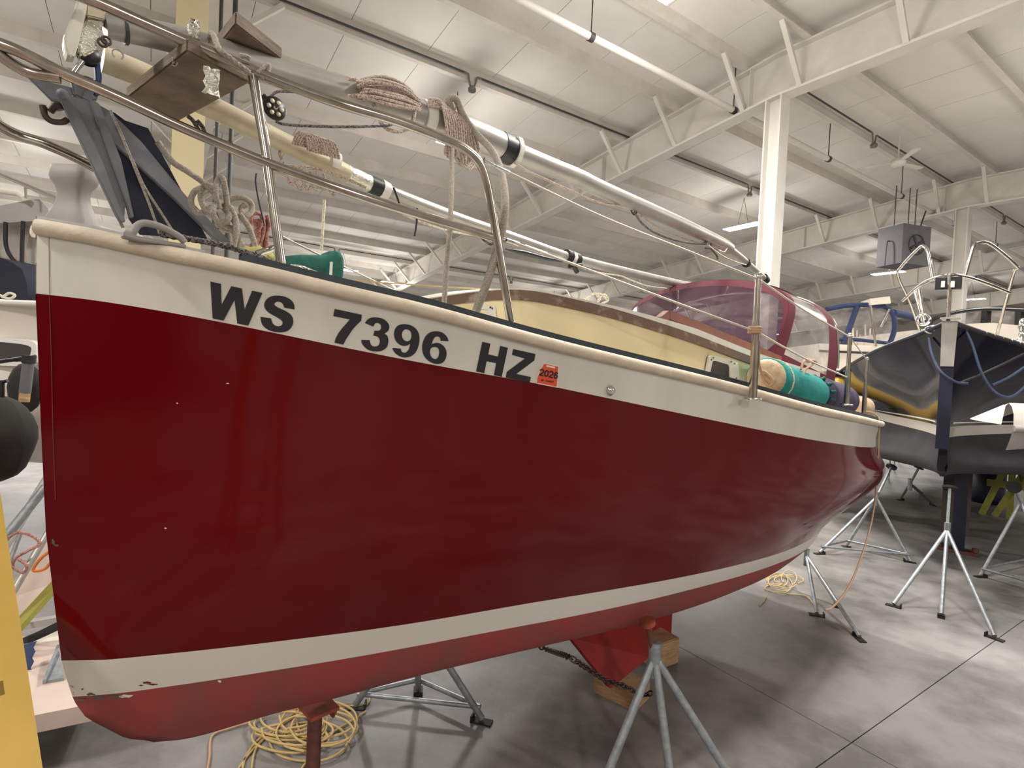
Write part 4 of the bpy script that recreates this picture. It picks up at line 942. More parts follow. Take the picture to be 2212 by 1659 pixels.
# big pale ropes hanging over the mast
P = pth([(978, 262, .06), (975, 235, .085), (968, 216, .09), (985, 214, .1), (1000, 248, .1), (1025, 285, .1), (1060, 322, .16), (1080, 362, .3), (1090, 420, .44), (1088, 480, .48), (1072, 545, .47), (1052, 610, .45), (1028, 672, .42)], .1, 6)
tag(G().tube(P, .0135, 10).obj('hanging_dock_rope', M['rope']), 'thick pale braided rope curving from the mast down past the pulpit leg', 'rope')
P = pth([(976, 312, .1), (976, 380, .2), (973, 470, .3), (966, 560, .32), (959, 660, .33)], .2, 6)
tag(G().tube(P, .0085, 10).obj('hanging_dock_rope', M['rope']), 'straight pale rope hanging from the mast to the foredeck', 'rope')
strands('mast_halyard', 'ropetan', 'thin flecked line looping under the mast to the small carabiner', [[(1112, 352, .06), (1140, 370, .05), (1180, 388, .04), (1240, 415, .03), (1290, 436, .03), (1340, 444, .02), (1368, 446, .02)], [(1376, 458, .02), (1400, 478, .02), (1440, 500, .02), (1500, 522, .02), (1524, 526, .02)]], .0052, .05)
strands('mast_shackle', 'blackplastic', 'small black carabiner hanging under the mast', [[(1366, 446), (1372, 450), (1376, 458), (1370, 464), (1364, 456), (1366, 446)]], .004, .02, cat='shackle')
strands('mast_backstay', 'ropedark', 'black rope sagging below the mast end', [[(1370, 458), (1385, 480), (1410, 500), (1450, 516), (1490, 525), (1525, 527)], [(1520, 526), (1532, 520), (1536, 534), (1524, 536)], [(1534, 534), (1548, 552), (1550, 560)]], .0065, .03)
strands('mast_end_line', 'ropewhite', 'thin pale line tied round the mast end', [[(1530, 530), (1560, 552), (1590, 566), (1612, 572)], [(1566, 520), (1572, 530), (1565, 544), (1552, 540)]], .0042, .05)
strands('spar_white_line', 'ropewhite', 'white twisted line sagging along the lower spar', [[(870, 462), (900, 476), (960, 496), (1010, 506), (1045, 508)]], .0045, mb2+.04)
strands('spar_white_line', 'ropewhite', 'white line drooping from the black spar bracket to the dodger', [[(1252, 574), (1290, 588), (1340, 596), (1365, 606), (1400, 618), (1440, 623)]], .0045, mb2+.04)
strands('knotted_cord', 'ropedark', 'dark knotted cord end by the pulpit leg middle rail', [[(1038, 512), (1050, 522), (1062, 528), (1068, 520)]], .005, .2, cat='cord')
strands('yellow_deck_line', 'ropeyellow', 'thin yellowish line stretched above the foredeck rail', [[(728, 604, -.3), (850, 612, -.2), (980, 621, -.1), (1120, 628, .0)]], .0032, 0)
strands('starboard_lifeline', 'ropewire', 'thin starboard lifeline slanting down behind the pulpit post', [[(609, 510, -.5), (640, 526, -.52), (720, 565, -.58), (800, 603, -.62), (880, 641, -.66)]], .004, 0, cat='lifeline')
tag(G().tube([lat(701, 432, -.5), lat(694, 542, -.52)], .006, 6).obj('slim_white_rod', M['ropewhite']), 'slim white rod standing above the green cover', 'rod')
strands('roof_rope_coil', 'ropewhite', 'small coil of white rope on the cabin roof', [[(1262, 648), (1275, 640), (1290, 634), (1305, 640), (1312, 652)], [(1268, 650), (1282, 634), (1296, 645), (1285, 655), (1270, 652)], [(1290, 650), (1304, 636), (1314, 648), (1300, 656)]], .005, .12)
# --- green cover
t = thing('covered_outboard', lat(670, 570, -.55), 'dark green fabric cover behind the port rail near the foredeck', 'cover')
R_ = []
cA, cB = lat(600, 568, -.5), lat(728, 572, -.5); ax_ = unit(cB-cA); ln = np.linalg.norm(cB-cA)
for i, f in enumerate([0, .02, .3, .6, .78, .82, .9, .97, 1.0]):
    h = [.0, .045, .055, .055, .058, .075, .075, .06, 0][i]; c = cA+ax_*ln*f
    R_.append([c+BN*math.copysign(abs(math.cos(a))**.6, math.cos(a))*h*1.3+UP*(math.copysign(abs(math.sin(a))**.6, math.sin(a))*h-.02) for a in np.linspace(0, 2*math.pi, 17)])
G().grid(R_).obj('cover_body', M['greencloth'], t)
G().tube([lat(716, 566, -.4), lat(714, 600, -.4)], .006, 6).obj('cover_zip', M['whitetape'], t)
# --- dodger
dg_ = thing('spray_dodger', bp(3.5, 0, 1.8), 'maroon canvas dodger with clear vinyl windows over the companionway', 'dodger')
def sym(P, odd=True): # P port side from base to centre
    return P+[(s, -b, z) for (s, b, z) in P[::-1][1 if odd else 0:]]
H1 = sym([(3.22, .55, 1.79), (3.27, .56, 1.90), (3.33, .57, 2.02), (3.40, .565, 2.13), (3.44, .52, 2.22), (3.46, .38, 2.29), (3.465, .2, 2.33), (3.47, 0, 2.345)])
H2 = sym([(3.88, .71, 1.62), (3.92, .71, 1.79), (3.97, .69, 1.95), (4.0, .66, 2.08), (3.99, .57, 2.19), (3.96, .42, 2.27), (3.94, .22, 2.315), (3.93, 0, 2.33)])
B1 = sym([(3.22, .54, 1.79), (3.15, .50, 1.80), (3.10, .45, 1.815), (3.06, .38, 1.83), (3.02, .30, 1.84), (3.0, .2, 1.85), (2.985, .1, 1.855), (2.98, 0, 1.855)])
def crv(P, n=60):
    Q = np.array(smooth([np.array(p) for p in P], 8)); Ls = np.concatenate([[0], np.cumsum(np.linalg.norm(np.diff(Q, axis=0), axis=1))])
    return np.array([[np.interp(s, Ls, Q[:, k]) for k in range(3)] for s in np.linspace(0, Ls[-1], n+1)])
h1, h2, b1 = crv(H1), crv(H2), crv(B1)
W3 = lambda p: bp(p[0], p[1], p[2])
def loft(c0, c1, i0, i1, f0, f1, name, mt, n=6, th=.003, bulge=0):
    R_ = []
    for f in np.linspace(f0, f1, n): R_.append([W3(c0[i]*(1-f)+c1[i]*f+np.array([0, 0, bulge*4*f*(1-f)])) for i in range(i0, i1+1)])
    return G().sheet(R_, th).obj(name, mt, dg_)
loft(b1, h1, 0, 60, 0, .10, 'front_hem', M['maroon']); loft(b1, h1, 4, 56, .10, .90, 'front_window', M['vinyl2']); loft(b1, h1, 0, 60, .90, 1, 'front_header', M['maroon'])
loft(b1, h1, 0, 4, .1, .9, 'front_stile', M['maroon']); loft(b1, h1, 56, 60, .1, .9, 'front_stile', M['maroon'])
loft(h1, h2, 19, 41, 0, 1, 'canopy_top', M['maroon'], bulge=.015)
for (i0, i1, j0, j1) in ((0, 19, 2, 16), (41, 60, 44, 58)):
    loft(h1, h2, i0, i1, 0, .13, 'side_front_band', M['maroon']); loft(h1, h2, i0, i1, .84, 1, 'side_back_band', M['maroon'])
    loft(h1, h2, i0, j0, .13, .84, 'side_band', M['maroon']); loft(h1, h2, j1, i1, .13, .84, 'side_band', M['maroon']); loft(h1, h2, j0, j1, .13, .84, 'side_window', M['vinyl'])
G().tube([W3(p)+BU*.035 for p in h2[4:57]], .0095, 8).obj('rear_bow_tube', M['chrome'], dg_)
# skirt down to the deck
sk = G(); R_ = [[W3(b1[0]+np.array([0, 0, 0])), W3(h2[0])], [bp(3.22, .62, 1.68), bp(3.88, .72, 1.52)]]
sk.sheet(R_, .003); sk.obj('lower_skirt', M['maroon'], dg_)
# --- fenders
def fender(s0, s1, b, r, mt, mend, label, z=None, zo=0, cover=None):
    z0 = sheer(s0)[1]-.045+r+zo; z1 = sheer(s1)[1]-.045+r+zo
    a, c = bp(s0, b, z0), bp(s1, b, z1); ax = unit(c-a); l = np.linalg.norm(c-a); t = thing('fender', (a+c)/2-UP*r, label, 'fender')
    G().lathe([(0, .0), (r*.5, .004), (r*.82, .02), (r*.97, .05), (r, .09), (r, l-.09), (r*.97, l-.05), (r*.8, l-.02), (r*.4, l), (0, l)], a, ax, 28).obj('fender_body', M[mend], t)
    if cover:
        G().lathe([(r*.97, .055), (r*1.05, .06), (r*1.06, .1), (r*1.03, .16), (r*1.05, l*.5), (r*1.06, l-.1), (r*1.0, l-.05), (r*.8, l-.012), (r*.3, l+.005), (0, l+.005)], a, ax, 28).obj('fender_cover', M[mt], t)
    return t, a, ax, l
t, a, ax, l = fender(2.42, 3.20, .79, .090, 'teal', 'tan', 'big tan fender in a teal fleece cover on the side deck', zo=.065, cover=True)
G().tube([a+ax*.13+(UP*math.cos(k)+np.cross(ax, UP)*math.sin(k))*.096 for k in np.linspace(0, 6.28, 21)[:-1]], .005, 6, closed=True).obj('cover_cord', M['ropewhite'], t)
G().tube(smooth([a-ax*.0+UP*.0, a-ax*.03+UP*.02+BN*.02, a-ax*.02+BN*.06-UP*.02, a-ax*.0+BN*.03-UP*.04, a-ax*.02+UP*.01], 5), .006, 6).obj('fender_lanyard', M['ropetanplain'], t)
q = G()
for k in range(14): an = k*.45; q.tube(smooth([a+ax*(l-.03)+(UP*math.cos(an)+np.cross(ax, UP)*math.sin(an))*.09, a+ax*(l+.0)+(UP*math.cos(an)+np.cross(ax, UP)*math.sin(an))*.106, a+ax*(l+.02)+(UP*math.cos(an)+np.cross(ax, UP)*math.sin(an))*.09], 3), .008, 6)
q.obj('gathered_cuff', M['greencloth'], t)
fender(3.22, 3.84, .79, .094, 'purple', 'purple', 'dark violet cloth-covered fender behind the teal one', zo=.07, cover=True)
fender(4.11, 4.34, .80, .072, 'tan', 'tan', 'small tan round-ended fender at the stern corner', zo=.075)
q = G(); q.tube(pth([(1838, 890, .86), (1850, 893, .87), (1866, 897, .88), (1880, 905, .88)], .87), .008, 6); tag(q.obj('dark_cleat', M['greencloth']), 'dark green fairlead on the rail at the stern corner', 'cleat')
tag(G().tube(pth([(1730, 798), (1737, 780), (1748, 776), (1756, 786), (1742, 796), (1733, 812)], .86), .006, 6).tube(pth([(1744, 781), (1758, 779), (1764, 786)], .9), .008, 6).obj('lifeline_knot', M['ropetanplain']), 'rope hitch tied on the lower lifeline above the violet fender', 'knot')
# ================================================================== UNDER THE BOAT
def foot_plate(g, p, d, w=.05):
    d = unit([d[0], d[1], 0]); e = np.cross(UP, d); g.box(p+UP*.004, d*w, e*w*.45, UP*.004); g.box(p+UP*.015-d*w*.9, d*.004, e*w*.45, UP*.015)
def jack_stand(apex, feet, r, label, top=None, brace=True, pad=None, screw=None, mt='galv', padr=.05):
    apex = np.array(apex, float); c = sum(feet)/len(feet); t = thing('jack_stand', c*[1, 1, 0], label, 'stand')
    for f in feet:
        f = f*[1, 1, 0]; G().tube([f+UP*.02, apex], r, 10).obj('stand_leg', M[mt], t)
        g = G(); foot_plate(g, f, f-c); g.obj('stand_foot', M['black'], t)
    if brace:
        for i in range(len(feet)):
            a, b = feet[i]*[1, 1, 0]+UP*.06, feet[(i+1) % len(feet)]*[1, 1, 0]+UP*.06
            a = a+(apex-a)*.03; b = b+(apex-b)*.03; G().tube([a, b], r*.75, 8).obj('stand_brace', M[mt], t)
    G().tube([apex-UP*.08, apex+UP*.06], r*1.5, 12).obj('stand_collar', M[mt], t)
    if top is not None:
        G().tube([apex, top], r*.8, 10).obj('jack_screw', M[screw or 'galv'], t)
        d = unit(top-apex); G().tube([top-d*.012, top+d*.006], padr, 16).obj('jack_pad', M[pad or 'black'], t)
    return t
ap = lat(1414, 1418, .64)
jack_stand(ap, [onz(1285, 1750), onz(1463, 1790), onz(1490, 1830), onz(1610, 1735)][:1]+[onz(1458, 1770), onz(1605, 1735)], .0165, 'nearest galvanised jack stand under the red hull side', lat(1398, 1343, .62), True, 'rustplate', 'rust', padr=.032)
jack_stand(onz(900, 1330, .52), [onz(768, 1530), onz(1040, 1560), onz(903, 1497)], .0155, 'galvanised jack stand on the far side of the red bow', onz(905, 1290, .6), True)
jack_stand(lat(1742, 1200, .42), [onz(1764, 1330), onz(1808, 1309), onz(1856, 1381)], .013, 'galvanised jack stand under the red boat stern', None, False)
jack_stand(onz(1893, 1075, .55), [onz(1770, 1197), onz(1965, 1215), onz(1828, 1183)], .0145, 'jack stand between the red stern and the navy boat', onz(1926, 1008, .86), True)
jack_stand(onz(2046, 1145, .55), [onz(1930, 1310), onz(2033, 1332), onz(2148, 1380)], .014, 'galvanised jack stand in front of the navy bow', onz(2052, 1052, .88), False)
jack_stand(onz(2205, 1085, .7), [onz(2118, 1247), onz(2300, 1300), onz(2280, 1210)], .014, 'jack stand at the right picture edge', onz(2190, 1052, .9), True)
jack_stand(onz(1966, 1045, .55), [onz(1945, 1080), onz(2015, 1092), onz(1990, 1066)], .016, 'distant jack stand behind the navy bow stand', onz(1985, 1010, .75), False)
# keel post under the bow
t = thing('keel_post_stand', bp(.75, 0, 0), 'rusty steel post with saddle under the red forefoot', 'stand')
c = bp(.745, .0, 0); G().tube([c, c+UP*.47], .024, 14).obj('post_tube', M['rust'], t)
tp_ = c+UP*.475; G().box(tp_+BU*.01, BU*.05, BN*.055, UP*.006).obj('saddle_plate', M['rustplate'], t)
g = G(); g.prism([tp_+BU*.055+BN*.05, tp_+BU*.055-BN*.05, tp_+BU*.055-BN*.02-UP*.05, tp_+BU*.055+BN*.02-UP*.05], BU*.006); g.obj('saddle_gusset', M['rustplate'], t)
G().box(c+UP*.005, BU*.1, BN*.1, UP*.005).obj('base_plate', M['rust'], t)
# timber blocks
def block(p0, p1, depth, h, label, z=0):
    p0 = p0*[1, 1, 0]+UP*z; p1 = p1*[1, 1, 0]+UP*z; d = unit(p1-p0); e = np.cross(UP, d); g = G(); g.hexa([p0, p1, p1+e*depth, p0+e*depth, p0+UP*h, p1+UP*h, p1+e*depth+UP*h, p0+e*depth+UP*h])
    o = g.obj('timber_block', M['woodnew']); bm = bmesh.new(); bm.from_mesh(o.data); bmesh.ops.recalc_face_normals(bm, faces=bm.faces); bmesh.ops.bevel(bm, geom=bm.edges[:], offset=.005, segments=2, affect='EDGES'); bm.to_mesh(o.data); bm.free()
    return tag(o, label, 'block')
block(onz(1281, 1496), onz(1372, 1540), .16, .10, 'pale timber block under the tip of the keel')
block(onz(1418, 1450), onz(1466, 1432), .2, .15, 'dark-side timber block behind the near jack stand top')
# chain
def chain(P, L_, r, label, parent=None):
    Q = np.array(smooth(P, 8)); Ls = np.concatenate([[0], np.cumsum(np.linalg.norm(np.diff(Q, axis=0), axis=1))]); n = int(Ls[-1]/(L_*.72)); g = G()
    for i in range(n):
        s = (i+.5)*Ls[-1]/n; p = np.array([np.interp(s, Ls, Q[:, k]) for k in range(3)]); p2 = np.array([np.interp(min(s+.01, Ls[-1]), Ls, Q[:, k]) for k in range(3)])
        d = unit(p2-p+1e-9); x = unit(np.cross(d, UP)); y = np.cross(d, x); w_ = x if i % 2 else y
        w_ = unit(x+y) if i % 2 else unit(x-y)
        g.tube([p+d*math.cos(a)*L_*.5+w_*math.sin(a)*L_*.32 for a in np.linspace(0, 2*math.pi, 11)[:-1]], r, 5, closed=True)
    o = tag(g.obj('steel_chain', M['chain']), label, 'chain'); o['kind'] = 'stuff'; return o
chain([onz(1120, 1378, .30), onz(1180, 1402, .26), lat(1230, 1420, .36), lat(1270, 1445, .38), lat(1310, 1470, .38), lat(1345, 1480, .4), lat(1385, 1500, .45), lat(1408, 1497, .5)], .034, .004, 'dull chain stretched across the keel tip to the near jack stand')
# yellow cord heaps on the floor
def cord_heap(seed, cx_, cy_, rx, ry, n, label, r=.005, mt='ropeyellow', tails=()):
    rnd = random.Random(seed); g = G(); z = .008
    for k in range(n):
        ox, oy = rnd.uniform(-.5, .5)*rx, rnd.uniform(-.5, .5)*ry; a0 = rnd.uniform(0, 6.28); sx_, sy_ = rx*rnd.uniform(.35, .95), ry*rnd.uniform(.3, .9); pts = []
        for j in range(9): a = a0+j*.62; pts.append(onz(cx_+ox+math.cos(a)*sx_, cy_+oy+math.sin(a)*sy_, 0)+UP*(z+rnd.uniform(0, .006)))
        g.tube(smooth(pts, 5), r, 6); z += .0025
    for tl in tails: g.tube(smooth([onz(x, y, 0)+UP*.008 for x, y in tl], 6), r, 6)
    return tag(g.obj('yellow_cord_heap', M[mt]), label, 'cord')
cord_heap(5, 655, 1590, 92, 62, 15, 'tangled yellow cord heap on the floor around the rusty post', tails=[[(505, 1680), (540, 1630), (600, 1570), (650, 1535)], [(540, 1680), (560, 1610), (640, 1550), (720, 1530), (790, 1525), (800, 1500)], [(590, 1590), (560, 1600), (530, 1640), (520, 1690)], [(640, 1680), (700, 1600), (760, 1560), (790, 1540)]])
cord_heap(8, 1690, 1262, 36, 24, 7, 'small pale cord coil on the floor beneath the stern', r=.004, tails=[[(1700, 1285), (1740, 1290), (1760, 1310)], [(1655, 1290), (1650, 1300), (1640, 1310)]])
tag(G().tube(smooth([onz(*p, .008) for p in [(440, 1700), (452, 1640), (458, 1590), (500, 1572), (540, 1560)]], 6), .005, 6).obj('brown_cable', M['ropetanplain']), 'brown cable running out from under the bow', 'cable')
# ================================================================== NAVY SAILBOAT
NB = at(2052, 700, 4.3); nz0 = NB[2]; NB[2] = 0
nd = unit([NB[0]*1.0+.25, NB[1], 0]); nn_ = np.array([nd[1], -nd[0], 0])
def npnt(s, b, z): return NB+nd*s+nn_*b+UP*z
nb = thing('navy_sailboat', npnt(3, 0, 0), 'dark navy blue sailboat facing the camera with white boot stripe at the right', 'boat')
NL = 8.5
NX = [0, .04, .1, .2, .35, .55, .75, 1]
rowsN = [('sheer', [.03, .20, .48, .86, 1.25, 1.45, 1.4, 1.1], [nz0, nz0-.05, nz0-.12, nz0-.24, nz0-.36, nz0-.44, nz0-.44, nz0-.38], 0, 0), ('m1', [.03, .17, .42, .80, 1.2, 1.42, 1.36, 1.0], None, .05, 0), ('m2', [.03, .13, .33, .67, 1.06, 1.32, 1.22, .85], None, .12, 0),
         ('w1', [.03, .10, .25, .54, .92, 1.2, 1.05, .6], [1.37]*8, .2, 0), ('w2', [.03, .09, .235, .52, .89, 1.17, 1.0, .55], [1.28]*8, .22, 1), ('u1', [.03, .11, .29, .62, .98, 1.18, 1.0, .55], [1.13]*8, .24, 2), ('u2', [.03, .14, .35, .72, 1.0, 1.08, .85, .4], [.985, .965, .93, .88, .82, .80, .86, 1.0], .30, 2), ('u3', [.0, .01, .02, .03, .04, .04, .04, .02], [.93, .91, .87, .80, .73, .70, .78, .95], .4, 2)]
Tn = np.linspace(0, 1, 40)**1.3
gridN = []
for nm, bs_, zs_, s0, mi in rowsN:
    b = np.maximum(spl(NX, bs_, Tn), 0.012)
    if zs_ is None:
        f = .35 if nm == 'm1' else .7; zt = spl(NX, rowsN[0][2], Tn); z = zt*(1-f)+1.37*f
    else: z = spl(NX, zs_, Tn)
    gridN.append((s0+Tn*(NL-s0), b, z, mi))
# densify vertically
hn = G()
def ncol(i):
    S_ = [g_[0][i] for g_ in gridN]; b_ = [g_[1][i] for g_ in gridN]; z_ = [g_[2][i] for g_ in gridN]; zi = z_[::-1]; out = []
    for k in range(len(gridN)-1):
        n = 4 if k < 3 else (1 if k == 3 else 3)
        for j in range(n): f = j/n; z = z_[k]*(1-f)+z_[k+1]*f; out.append((S_[k]*(1-f)+S_[k+1]*f, max(.01, float(spl(zi, b_[::-1], z))), z, gridN[k+1][3] if k >= 3 else 0))
    out.append((S_[-1], b_[-1], z_[-1], 2)); return out
CN = [ncol(i) for i in range(len(Tn))]; nr = len(CN[0])
for sg in (1, -1):
    o0 = len(hn.v); hn.v += [tuple(npnt(s, sg*b, z)) for c in CN for (s, b, z, m_) in c]
    for i in range(len(CN)-1):
        for j in range(nr-1):
            f = (i*nr+j, (i+1)*nr+j, (i+1)*nr+j+1, i*nr+j+1); hn.f.append(tuple(q+o0 for q in (f if sg > 0 else f[::-1]))); hn.m.append(CN[i][j][3]); hn.sm.append(True)
for j in range(nr-1):
    for c_, fl_ in ((CN[0], 1), (CN[-1], 0)):
        P = [npnt(c_[j][0], c_[j][1], c_[j][2]), npnt(c_[j][0], -c_[j][1], c_[j][2]), npnt(c_[j+1][0], -c_[j+1][1], c_[j+1][2]), npnt(c_[j+1][0], c_[j+1][1], c_[j+1][2])]; hn.add(P, [(0, 1, 2, 3)], 0 if fl_ else CN[0][j][3])
hn.obj('hull', [M['navy'], M['stripewhite'], M['antifoul']], nb)
dk = []
for i in range(len(Tn)): s, b, z = CN[i][0][:3]; dk.append([npnt(s, b*q, z-.01+.04*(1-q*q)) for q in np.linspace(-1, 1, 9)])
G().grid(dk).obj('deck', M['deckwhite'], nb)
for sg in (1, -1):
    P = [npnt(c[0][0], sg*c[0][1], c[0][2]+.01) for c in CN]
    G().tube(P, .018, 8).obj('toe_rail', M['navystem' if sg < 0 else 'antifoul'], nb)
hp_ = G()
for k in range(34):
    s = .35+k*.10; i = s/NL; b = float(spl(NX, rowsN[0][1], i**(1/1.0))); z = float(spl(NX, rowsN[0][2], i)); p = npnt(s, b+.018, z+.012); hp_.lathe([(0, 0), (.011, 0), (.009, .006), (0, .008)], p, nn_, 8)
o = hp_.obj('rail_slots', M['chrome'], nb); o['kind'] = 'stuff'
G().box(npnt(-.0, 0, (nz0+1.2)/2-.02), nn_*.042, nd*.03, UP*((nz0-1.2)/2-.02)).obj('stem_pad', M['navystem'], nb)
g = G(); g.prism([npnt(-.04, -.05, nz0+.02), npnt(-.04, .05, nz0+.02), npnt(-.045, .042, nz0-.34), npnt(-.045, -.042, nz0-.34)], -nd*.01); g.prism([npnt(-.12, -.06, nz0+.03), npnt(-.12, .06, nz0+.03), npnt(.3, .06, nz0+.06), npnt(.3, -.06, nz0+.06)], UP*.012); g.obj('anchor_roller_plate', M['alloy'], nb)
# second stripe line
for sg in (1, -1):
    P = [npnt(c_s, sg*(bb_+.004), 1.40) for c_s, bb_ in zip(gridN[3][0][1:], np.maximum(spl(NX, rowsN[3][1], Tn), .02)[1:]+.012)]
    G().tube(P, .008, 5).obj('pin_stripe', M['stripewhite'], nb)
# fin keel
g = G(); g.prism([npnt(2.2, .05, 1.0), npnt(3.6, .05, 1.0), npnt(3.9, .05, .25), npnt(2.9, .05, .25)], -nn_*.1); g.obj('fin_keel', M['antifoul'], nb)
# pulpit
def npx(x, y, ref_s): # meets cross-plane at distance ref_s aft of the stem
    p0 = npnt(ref_s, 0, 0); return onplane(x, y, p0, nn_)
pp = thing('navy_boat_pulpit', npnt(.3, 0, nz0), 'polished split pulpit with red and green light on the navy bow', 'railing')
for P in ([(2005, 770, 2.2), (1968, 660, 1.8), (1940, 598, 1.55), (1948, 575, 1.4), (1985, 536, .9), (1996, 532, .7), (2004, 545, .55), (2014, 600, .45)],
          [(2148, 745, 1.9), (2165, 680, 1.6), (2190, 590, 1.3), (2196, 575, 1.2), (2140, 528, .8), (2112, 524, .6), (2102, 535, .5), (2084, 598, .4)],
          [(1950, 650, 1.2), (1985, 618, .8), (2014, 602, .45), (2050, 594, .1), (2086, 598, .4), (2130, 612, .8), (2180, 632, 1.3)],
          [(2051, 596, .1), (2051, 640, .05), (2047, 700, .0)], [(2018, 602, .5), (1996, 612, .6)], [(1976, 628, .8), (1984, 660, .7), (1994, 700, .5)], [(1986, 626, .8), (1996, 690, .6)]):
    G().tube(smooth([npx(*p) for p in P], 5), .0135, 8).obj('pulpit_tube', M['steel'], pp)
g = G(); c = npx(2049, 613, .12); g.box(c, nn_*.085, nd*.03, UP*.05); o = g.obj('bow_light', M['blackplastic'], pp)
for x in (2037, 2058): c = npx(x, 614, .06); G().box(c, nn_*.012, nd*.01, UP*.025).obj('light_lens', M['whitetape'], pp)
t = thing('chrome_fairlead', npx(1993, 700, .5), 'chrome round fairlead with shackle on the navy bow port side', 'fairlead')
q = G(); c = npx(1994, 690, .45)
for k in (0, .05): q.tube([c+nd*k+(nn_*math.cos(a)+UP*math.sin(a))*.045 for a in np.linspace(0, 6.28, 17)[:-1]], .01, 6, closed=True)
q.obj('fairlead_ring', M['chrome'], t); q = G(); c = npx(2014, 712, .2); q.tube([c+(nn_*math.cos(a)*1.6+UP*math.sin(a))*.03 for a in np.linspace(0, 6.28, 15)[:-1]], .009, 6, closed=True); q.obj('lashing_eye', M['chrome'], t)
def nrope(pts, r, mt, label): return tag(G().tube(smooth([npx(x, y, s) for x, y, s in pts], 6), r, 7).obj('bow_dock_line', M[mt]), label, 'rope')
nrope([(2082, 706, .15), (2100, 745, .1), (2118, 800, .0), (2140, 838, 0), (2165, 856, 0), (2190, 855, .1), (2225, 825, .3)], .010, 'ropeblue', 'blue dock line looping down the right side of the navy bow')
nrope([(2007, 730, .2), (2012, 760, .1), (2030, 800, -.1), (2062, 824, -.12), (2090, 828, -.05)], .010, 'ropeblue', 'blue dock line hanging left of the navy stem')
nrope([(2075, 826, 0), (2120, 808, .1), (2170, 785, .2), (2225, 758, .4)], .010, 'blacktape', 'black dock line slanting up to the right across the navy hull')
nrope([(2144, 832, 0), (2180, 815, .1), (2225, 785, .3)], .010, 'ropeblue', 'short blue dock line end at the right picture edge')
# keel support under the navy boat
t = thing('steel_prop', onz(2068, 1197), 'dark steel prop standing under the navy keel', 'stand')
p = onz(2068, 1190); p[2] = 0; G().box(p+UP*.5, nn_*.055, nd*.055, UP*.5).obj('prop_post', M['navystem'], t); G().box(p+UP*.008, nn_*.16, nd*.12, UP*.008).obj('prop_base', M['rust'], t)
for s in (-1, 1): G().tube([p+nn_*.14*s+UP*.02, p+nn_*.14*s+UP*.06], .03, 10).obj('base_knob', M['rust'], t)
p = onz(2062, 1150); p[2] = 0
tag(G().box(p+UP*.45, nn_*.13, nd*.1, UP*.45).obj('support_pillar', mat('brown_grey', (88, 78, 74), .8, var=.2)), 'brownish grey support pillar behind the steel prop', 'pillar')
t = thing('yellow_stand', onz(2178, 1118), 'yellow-green painted frame stand under the distant boats', 'stand')
p = onz(2180, 1120); 
for a, b in (((-.28, 0), (0, .9)), ((.28, 0), (0, .9)), ((-.15, 0), (.1, .6)), ((0, 0), (0, .95))): G().bar(p+nn_*a[0]+UP*a[1], p+nn_*b[0]+UP*b[1], .07, .06, nd).obj('frame_bar', M['yellowgreen'], t)
G().bar(p-nn_*.25+UP*.45, p+nn_*.25+UP*.45, .09, .05, nd).obj('frame_bar', M['yellowgreen'], t)
tag(G().lathe([(0, 0), (.2, 0), (.22, .1), (.22, .5), (.15, .55), (0, .56)], onz(2130, 1085), UP, 16).obj('blue_drum', M['navystem']), 'dark blue drum beyond the navy boat', 'drum')
# ================================================================== LEFT BACKGROUND: WHITE POWERBOAT
def qd(pxs, Y): return [at(x, y, Y) for x, y in pxs]
lb = thing('white_powerboat', at(40, 900, 3.3)*[1, 1, 0], 'white powerboat seen in the gap left of the red bow', 'boat')
LX = np.array([1.0, -.08, 0]); LX = unit(LX); LY = np.cross(UP, LX)
P0 = at(110, 753, 3.3); P0[2] = 0
prof = [(.42, 1.97), (.0, 1.95), (-.01, 1.93), (.0, 1.915), (.02, 1.90), (.0, 1.66), (-.02, 1.45), (-.03, 1.38), (.0, 1.345), (.01, 1.29), (.10, 1.20), (.45, .98), (.9, .76), (1.1, .70)]
R_ = []
for i, x in enumerate(np.linspace(-3.6, .35, 22)):
    k = max(0, (x-(-.5))/.85)**2*.5
    R_.append([P0+LX*x+LY*(o+k*(1.1-o)*.6)+UP*z for o, z in prof])
G().grid(R_).obj('hull_side', M['leftwhite'], lb)
G().grid([[p+LY*2*(1.1-prof[j][0]) for j, p in enumerate(r)] for r in R_], flip=True).obj('hull_far_side', M['leftwhite'], lb)
G().tube([P0+LX*-3.6+LY*-.015+UP*1.93, P0+LX*.2+LY*.0+UP*1.93], .018, 8).obj('rub_strake', M['whitetape'], lb)
# window let into the side
def rrect(P, k=.25, n=5):
    P = [np.array(p, float) for p in P]; out = []
    for i in range(4):
        a, b, c = P[i-1], P[i], P[(i+1) % 4]; a2 = b+(a-b)*k*min(1, .12/np.linalg.norm(a-b)/k); c2 = b+(c-b)*k*min(1, .12/np.linalg.norm(c-b)/k)
        for j in range(n+1): t = j/n; out.append((1-t)**2*a2+2*t*(1-t)*b+t*t*c2)
    return out
def onL(x, y, off): p = onplane(x, y, P0+LY*off, LX); return p
fr = rrect([onL(-300, 700, -.03), onL(80, 735, -.03), onL(74, 792, -.03), onL(-300, 780, -.03)]); inn = rrect([onL(-300, 712, -.032), onL(70, 745, -.032), onL(62, 783, -.032), onL(-300, 768, -.032)])
n = len(fr); g = G(); g.add(fr+inn, [(i, (i+1) % n, (i+1) % n+n, i+n) for i in range(n)]); g.add(fr+[p+LY*.05 for p in fr], [(i, (i+1) % n, (i+1) % n+n, i+n) for i in range(n)]); w_ = g.obj('window_frame', M['whitetape'], lb)
ORG[w_.name] = np.zeros(3); G().add([p+LY*.004 for p in inn], [tuple(range(n))]).obj('window_glass', M['glassdark'], w_)
